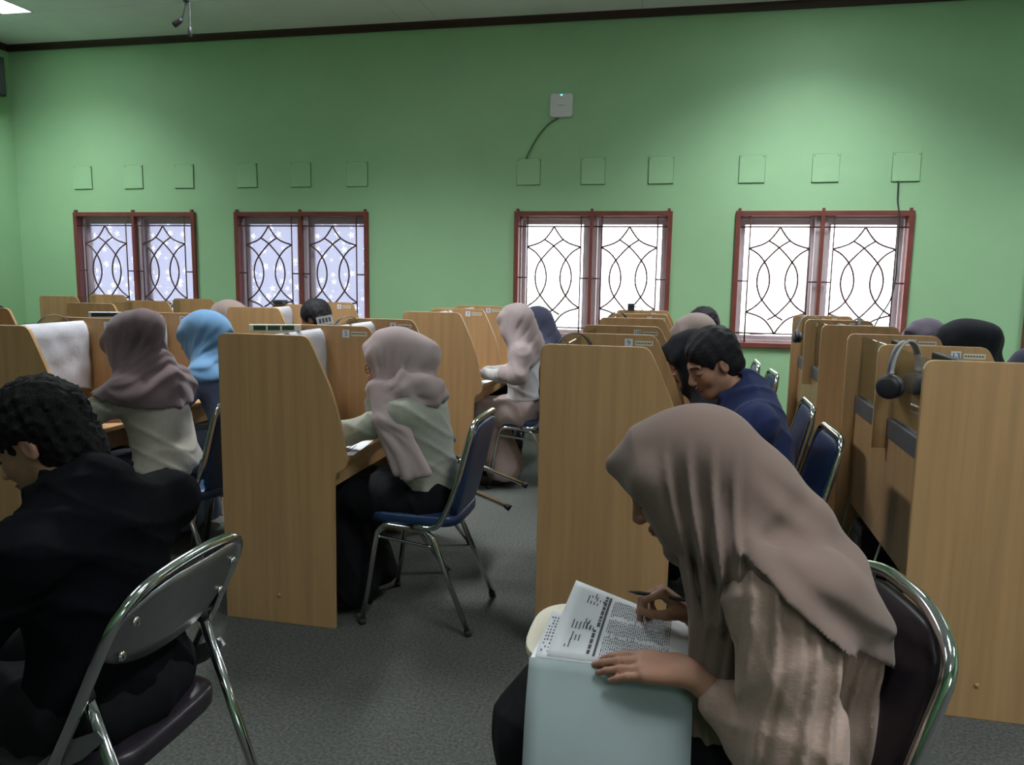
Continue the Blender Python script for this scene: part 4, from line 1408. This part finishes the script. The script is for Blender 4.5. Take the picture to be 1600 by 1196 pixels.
# navy shirt
def navy_collar(t):
    t.chain([V3(.155, 3.05, 1.0), V3(.24, 3.02, 1.025), V3(.30, 3.12, 1.04), V3(.26, 3.22, 1.025)], [.018, .02, .022, .02], .015)
def navy_hair(h):
    pass
person('person with short black hair in a navy shirt reading at card 9', (.115, 3.12, 1.125), 27, 24, (.245, 3.12, 1.0), (.355, 3.12, .53), sw=.20, res=(.005, .0075), top='navy_cotton', bottom='dark_trousers', skirt=False,
       hair='short', armL=((.13, 2.885, .76), (-.06, 3.0, .75)), armR=((.13, 3.35, .77), (-.06, 3.22, .75)), collar=True, seed=31, tsc=1.25, sleeve=.018, sc=1.0, hsc=1.02, extra=dict(top=navy_collar), kneex=-.12, wr=.006,
       shoulders=((.275, 2.915, .925), (.275, 3.325, .925)), male=True)
# black hijab behind navy
person('person in a black hijab leaning beside the navy shirt at card 10', (.03, 3.74, 1.065), 24, 8, (.15, 3.73, .93), (.28, 3.73, .52), res=(.0062, .0095), top='black_cloth', bottom='black_skirt', scarf='veil_black', hem=[((.1, 0, -1), -.72)],
       seed=41, brim=.022, skin='skin2', kneex=-.16)
# long pink dress
person('person in a long pink dress and grey-pink hijab seen from behind', (-1.135, 5.22, 1.125), 16, -28, (-1.065, 5.22, .985), (-1.06, 5.22, .53), res=(.0085, .0095), fold=(14, .0035), top='white_blouse', bottom='pink_dress', scarf='pinkgrey_cloth',
       armL=((-1.06, 4.985, .785), (-1.285, 5.03, .79)), armR=((-1.2, 5.42, .77), (-1.35, 5.3, .77)), seed=51, brim=.008, hsc=.93, tsc=.92, kneex=-1.33, footx=-1.22, shirt_hem=.60, wr=.005, hem=[((-.25, .75, -1), 3.245), ((-1, 0, 0), 1.185)])
# the rest of the room
person('dark-veiled person half hidden beyond the long pink dress', (-1.12, 5.86, 1.075), 20, -10, (-1.03, 5.86, .94), (-.99, 5.86, .52), res=FAR, top='tan_cloth', scarf='navy_veil', hem=[((0, 0, -1), -.8)], seed=61)
person('dark-haired person whose head shows before the second window', (-2.62, 5.23, 1.115), 15, 0, (-2.52, 5.23, .97), (-2.42, 5.23, .53), res=FAR, top='black_cloth', skirt=False, bottom='dark_trousers', hair='short', seed=71, sc=.98, hsc=1.1)
person('person in a dusty rose hijab between the rows, before the second window', (-3.34, 5.22, 1.09), 22, 0, (-3.24, 5.22, .95), (-3.15, 5.22, .52), res=FAR, top='black_cloth', scarf='dusky_cloth', hem=[((0, 0, -1), -.93)], seed=81, bun=.05)
person('person in a taupe hijab below the third window, bent low', (.055, 5.08, 1.075), 30, 0, (.16, 5.08, .94), (.28, 5.08, .52), res=FAR, top='tan_cloth', scarf='dusky_cloth', hem=[((0, 0, -1), -.8)], seed=91, brim=.035, hsc=1.06)
person('dark-haired person farthest back in the third row', (.13, 5.68, 1.11), 20, 0, (.22, 5.68, .97), (.24, 5.68, .53), res=FAR, top='navy_cotton', skirt=False, bottom='dark_trousers', hair='short', seed=101, sc=.98, hsc=1.06)
person('person in a grey-purple hijab in the last row by the window', (1.44, 5.22, 1.085), 12, 25, (1.53, 5.22, .95), (1.57, 5.22, .52), res=(.0085, .0125), top='greypurple_cloth', scarf='greypurple_cloth', hem=[((0, 0, -1), -.8)], seed=111, skin='skin2')
person('person in a broad black hijab in the last row', (1.395, 4.42, 1.10), 30, 0, (1.50, 4.42, .965), (1.53, 4.42, .52), res=FAR, top='veil_black', scarf='veil_black', hem=[((0, 0, -1), -.8)], seed=121, hsc=1.14, bun=.12, brim=.02)
person('person in a navy hijab at the edge of view in the last row', (1.375, 3.42, 1.065), 25, 0, (1.475, 3.42, .93), (1.56, 3.42, .52), res=FAR, top='navy_veil', scarf='navy_veil', hem=[((0, 0, -1), -.8)], seed=131, hsc=1.05)
# black shirt in the foreground
def man_top(t):
    t.chain([V3(-1.29, 1.30, .985), V3(-1.205, 1.40, 1.015), V3(-1.27, 1.50, .985)], [.018, .024, .018], .02)
person('dark-haired person in a black shirt on the chrome folding chair', (-1.37, 1.42, 1.075), 28, 16, (-1.245, 1.40, .965), (-1.205, 1.40, .53), sw=.2, res=(.0055, .0075), top='black_cloth', bottom='black_skirt', skirt=False,
       hair='curly', collar=True, seed=141, tsc=1.13, sc=.97, hsc=1.02, sleeve=.02, armL=((-1.36, 1.165, .70), (-1.52, 1.25, .72)), armR=((-1.36, 1.63, .71), (-1.52, 1.56, .72)),
       shoulders=((-1.22, 1.20, .895), (-1.20, 1.60, .895)), kneex=-1.6, wr=.005, extra=dict(top=man_top), male=True, shirt_hem=.42)
# ---------------------------------------------------------------- foreground reader: chair with a writing board, booklet, pencil
t = thing('tablet_chair', (.19, 1.50, 0), 'chrome chair with dark padded back and cream writing board', 'chair', None, math.radians(12))
R = .0135
loop = [(.02, -.205, .44), (.13, -.218, .50), (.172, -.222, .64), (.232, -.215, .83), (.252, -.09, .872), (.252, .09, .872), (.232, .215, .83), (.172, .222, .64), (.13, .218, .50), (.02, .205, .44)]
MB().tube(fillet(loop, .09, 9), R, 12).build('back_frame', M['chrome'], t, smooth=True)
bp = MB().pad(0, 0, 0, .020, .196, .185, 3.2, 14).xf(Matrix.Translation((.197, 0, .675)) @ Matrix.Rotation(math.radians(17), 4, 'Y'))
bp.build('backrest', M['blackvinyl'], t, smooth=True)
MB().pad(-.02, 0, .438, .205, .20, .026, 5, 12).build('seat', M['blackvinyl'], t, smooth=True)
for s in (-1, 1):
    MB().tube(fillet([(-.22, s * .21, .012), (-.17, s * .195, .405), (.10, s * .195, .405), (.24, s * .21, .012)], .05, 6), R * .9, 10).build('leg_frame', M['chrome'], t, smooth=True)
    for x in (-.22, .24):
        MB().tube([(x, s * .21, 0), (x * .985, s * .21, .022)], .017, 10).build('foot_cap', M['rubber'], t, smooth=True)
MB().tube(fillet([(.08, .212, .405), (.05, .30, .44), (-.05, .30, .645), (-.25, .24, .648), (-.33, .12, .648)], .05, 6), .011, 10).build('board_arm', M['chrome'], t, smooth=True)
outl = []
for k in range(40):                                             # rounded board, in the chair's own frame
    a = 2 * PI * k / 40
    e = 3.2
    ca, sa = math.cos(a), math.sin(a)
    outl.append((-.30 + .162 * math.copysign(abs(ca) ** (2 / e), ca), .182 + .155 * math.copysign(abs(sa) ** (2 / e), sa)))
bevel(MB().prism(outl, .658, .674, 'z').xf(Matrix.Translation((-.30, .182, 0)) @ Matrix.Rotation(math.radians(-12), 4, 'Z') @ Matrix.Translation((.30, -.182, 0))).build('writing_board', M['cream'], t), .003)

# booklet: pages on the board, near cover hanging toward the viewer
def sheet(m, A, B, C, D_, th, bow=0, n=10, mi=0):
    A, B, C, D_ = (np.array(q, float) for q in (A, B, C, D_))
    v, f = [], []
    nn = nrm(np.cross(B - A, D_ - A))
    for lay in (0, 1):
        for i in range(n + 1):
            for k in range(n + 1):
                s, u = k / n, i / n
                q = (A * (1 - s) + B * s) * (1 - u) + (D_ * (1 - s) + C * s) * u + nn * (bow * math.sin(PI * u) * (1 - .5 * s) + lay * th)
                v.append(tuple(q))
    m_ = (n + 1) ** 2
    for lay in (0, 1):
        for i in range(n):
            for k in range(n):
                a = lay * m_ + i * (n + 1) + k
                q = (a, a + 1, a + n + 2, a + n + 1)
                f.append(q if lay else q[::-1])
    bd = [k for k in range(n + 1)] + [(i + 1) * (n + 1) - 1 for i in range(1, n + 1)] + [n * (n + 1) + k for k in range(n - 1, -1, -1)] + [i * (n + 1) for i in range(n - 1, 0, -1)]
    for i in range(len(bd)):
        a, b = bd[i], bd[(i + 1) % len(bd)]
        f.append((a, b, m_ + b, m_ + a))
    m.add(v, f, mi)
    def at(s, u, lift=.0006):
        return (A * (1 - s) + B * s) * (1 - u) + (D_ * (1 - s) + C * s) * u + nn * (bow * math.sin(PI * u) * (1 - .5 * s) + th + lift)
    return at
bk = thing('open_booklet', (-.1, 1.55, .676), 'open booklet with printed tables and pale green cover on the writing board', 'booklet')
O = Vector((-.1, 1.55, .676))
def local(m):
    m.v = [tuple(Vector(q) - O) for q in m.v]
    return m
FA, FB = (-.272, 1.446, .690), (.048, 1.446, .690)
m = MB()
sheet(m, (-.272, 1.452, .676), (.048, 1.452, .676), (.048, 1.662, .676), (-.262, 1.662, .676), .0075)
local(m).build('page_block', M['paper'], bk, smooth=False)
m = MB()
sheet(m, (-.258, 1.318, .512), (.048, 1.318, .503), FB, FA, .0012, .012)
local(m).build('front_cover', M['cover'], bk, smooth=True)
m = MB()
pg = sheet(m, (-.240, 1.462, .688), (.056, 1.462, .688), (.056, 1.668, .688), (-.208, 1.650, .777), .0007, .006, 12)
page = local(m).build('printed_page', M['paper'], bk, smooth=True)
def quadp(m, at, s0, s1, u0, u1):
    q = [at(s0, u0), at(s1, u0), at(s1, u1), at(s0, u1)]
    m.add(q, [(0, 1, 2, 3)])
m = MB()
rnd = random.Random(5)
for k in range(20):                                              # heavy rule
    quadp(m, pg, .30, .318, .06 + k * .0435, .06 + (k + 1) * .0435)
for s, a, b in ((.255, .08, .40), (.27, .45, .93)):
    u = a
    while u < b:
        w = rnd.uniform(.025, .07)
        quadp(m, pg, s, s + .022, u, min(u + w, b))
        u += w + .012
for r_ in range(32):                                             # table rows, read from the sitter's side
    s = .345 + r_ * .0145
    u = .05
    while u < .90:
        w = rnd.choice((.018, .03, .05))
        if abs(u - .36) > .02 and abs(u - .62) > .02:
            quadp(m, pg, s, s + .0062, u, u + w)
        u += w + .014
for k in range(9):
    u = rnd.uniform(.1, .85)
    s = rnd.uniform(.06, .22)
    for j in range(rnd.randint(2, 4)):
        quadp(m, pg, s + .026 * j, s + .026 * j + .008, u, u + rnd.uniform(.03, .12))
local(m).build('printed_text', M['blackink'], page)
m = MB()
p2 = sheet(m, (-.262, 1.456, .6855), (.05, 1.456, .6855), (.05, 1.64, .6855), (-.252, 1.60, .722), .0006, .004)
under = local(m).build('loose_page', M['paper'], bk, smooth=True)
m = MB()
for k in range(11):
    u = .12 + k * .07
    for s in (.018, .036, .058):
        if rnd.random() < .75:
            quadp(m, p2, s, s + .009, u, u + rnd.uniform(.02, .045))
local(m).build('printed_text', M['blackink'], under)

pn = thing('pencil', (-0.0085, 1.5985, 0.7805), 'black pencil in the writing hand over the booklet', 'pencil')
MB().tube([(-0.0625, 0.0065, 0.0005), (0.0625, -0.0065, -0.0005)], .0045, 6).build('shaft', M['black'], pn)
MB().tube([(-0.0625, 0.0065, 0.0005), (-0.0824, 0.0086, 0.0007)], [.0045, .0008], 6).build('point', M['black'], pn)
MB().tube([(0.0625, -0.0065, -0.0005), (0.0675, -0.007, -0.0005)], [.0046, .004], 6).build('end_cap', M['white'], pn)

def fg_top(t):
    # wide sleeve of the near arm, gathered at the cuff
    t.chain([V3(.175, 1.372, .885), V3(.205, 1.345, .78), V3(.215, 1.325, .66), V3(.205, 1.33, .60)], [.070, .080, .088, .080], .03)
    t.chain([V3(.215, 1.33, .61), V3(.165, 1.35, .636), V3(.122, 1.372, .664), V3(.100, 1.383, .680)], [.074, .062, .042, .043], .015)
    t.chain([V3(.27, 1.42, .90), V3(.315, 1.47, .80), V3(.335, 1.48, .62), V3(.33, 1.48, .50)], [.05, .06, .065, .07], .04)
    t.chain([V3(.14, 1.46, .50), V3(.05, 1.42, .49), V3(.02, 1.42, .47)], [.05, .04, .03], .03)
def fg_scarf(h):
    # soft volume over the pinned hair and down the back
    h.ell(V3(.068, 1.55, 1.105), (.085, .082, .082), None, .04)
    h.chain([V3(.05, 1.55, 1.10), V3(.135, 1.55, 1.03), V3(.20, 1.54, .96)], [.075, .085, .10], .05)
def fg_scarf2(h):
    # front panel hanging from the chin, in long folds
    for a, b, c, r in (((.012, 1.475, .97), (.052, 1.432, .80), (.060, 1.425, .545), .016), ((.035, 1.462, 1.0), (.082, 1.418, .82), (.082, 1.415, .56), .017), ((.062, 1.458, 1.0), (.112, 1.412, .83), (.104, 1.412, .60), .018),
                       ((.012, 1.51, .95), (.055, 1.49, .80), (.062, 1.48, .54), .02), ((.012, 1.55, .94), (.058, 1.55, .80), (.064, 1.55, .54), .022), ((.015, 1.60, .94), (.060, 1.61, .80), (.066, 1.61, .55), .022),
                       ((.095, 1.46, .98), (.137, 1.415, .86), (.125, 1.415, .72), .018)):
        h.chain([V3(*a), V3(*b), V3(*c)], [r * .8, r, r], .010)
    # edge over the shoulder and the point down the back
    h.chain([V3(.160, 1.372, .945), V3(.235, 1.370, .915), V3(.30, 1.40, .87), V3(.34, 1.46, .83)], [.026, .032, .032, .024], .04)
    h.chain([V3(.22, 1.55, .96), V3(.30, 1.53, .88), V3(.365, 1.50, .79)], [.07, .06, .016], .05)
def ramp(v, a, b):
    return np.clip((v - a) / (b - a), 0, 1)
def fg_folds(x, y, z):
    # long folds from the crown to the chest on both sides, closing together below the chin
    t = ramp(z, .82, 1.12)
    x0, w = .040 - .045 * t, .024 + .020 * t
    s = (x - x0) / w + .25 * np.sin(13 * z)
    wave = np.sin(2 * PI * s) + .35 * np.sin(4 * PI * s + 1)
    m = ramp(z, 1.15, 1.06) * ramp(s, -.6, .1) * ramp(s, 3.4, 2.4) * ramp(np.abs(y - 1.548), .05, .085)
    d = .0085 * wave * m * (.25 + .75 * ramp(z, .74, .92))
    # shallower folds running back over the shoulder
    q = (z - .95) + .75 * (x - .2)
    wave2 = np.sin(q * 62 + 6 * x) + .4 * np.sin(q * 118 + 2)
    d += .0042 * wave2 * ramp(x, .13, .19) * ramp(np.abs(y - 1.548), .02, .10)
    return d
def fg_gathers(x, y, z):
    # gathers falling from the shoulder seam down the wide sleeve and back
    s = x - .10 * (z - .88) + .004 * np.sin(21 * z)
    wave = np.sin(s * 2 * PI / .036) + .45 * np.sin(s * 2 * PI / .0215 + 1.7 + 3 * z)
    return .0052 * wave * ramp(z, .56, .66) * ramp(x, .10, .14) + .0035 * np.sin(s * 2 * PI / .05 + 9 * z) * ramp(x, .12, .2)
person('person in a taupe hijab and beige blouse writing in an open booklet', (-.002, 1.545, 1.045), 30, 2, (.115, 1.555, .945), (.265, 1.555, .52), res=(.0042, .0055), top='beige_crepe', bottom='black_skirt', scarf='taupe_cloth',
       armL=((.205, 1.335, .615), (.048, 1.408, .712)), armR=((.19, 1.76, .63), (.052, 1.632, .728)),
       handL=dict(d=(-1, .10, -.04), n=(-.03, -.30, 1), curl=[(8, 8, 6), (8, 8, 6), (9, 9, 6), (10, 10, 8)], spread=-.01, sc=1.06, thumb=(.25, .25)),
       handR=dict(d=(-.8, .06, .58), n=(.55, .22, .8), curl=[(62, 42, 18), (66, 52, 24), (70, 60, 30), (72, 64, 34)], spread=.02, sc=1.0, thumb=(.35, .75)),
       seed=151, bun=.0, brim=.01, hsc=1.0, hem=[((-.81, .0, -1), -1.075), ((-1, 0, 0), -.125)], capeg=.02, gtop=.016, sleeve=.012, cufft=.4, kneex=-.24, footx=-.2, wr=.0028,
       shoulders=((.175, 1.39, .885), (.175, 1.72, .885)), extra=dict(top=fg_top, scarf=fg_scarf, scarf2=fg_scarf2, scarf_d=fg_folds, top_d=fg_gathers), fold=(9, .004), facecut=1.0)
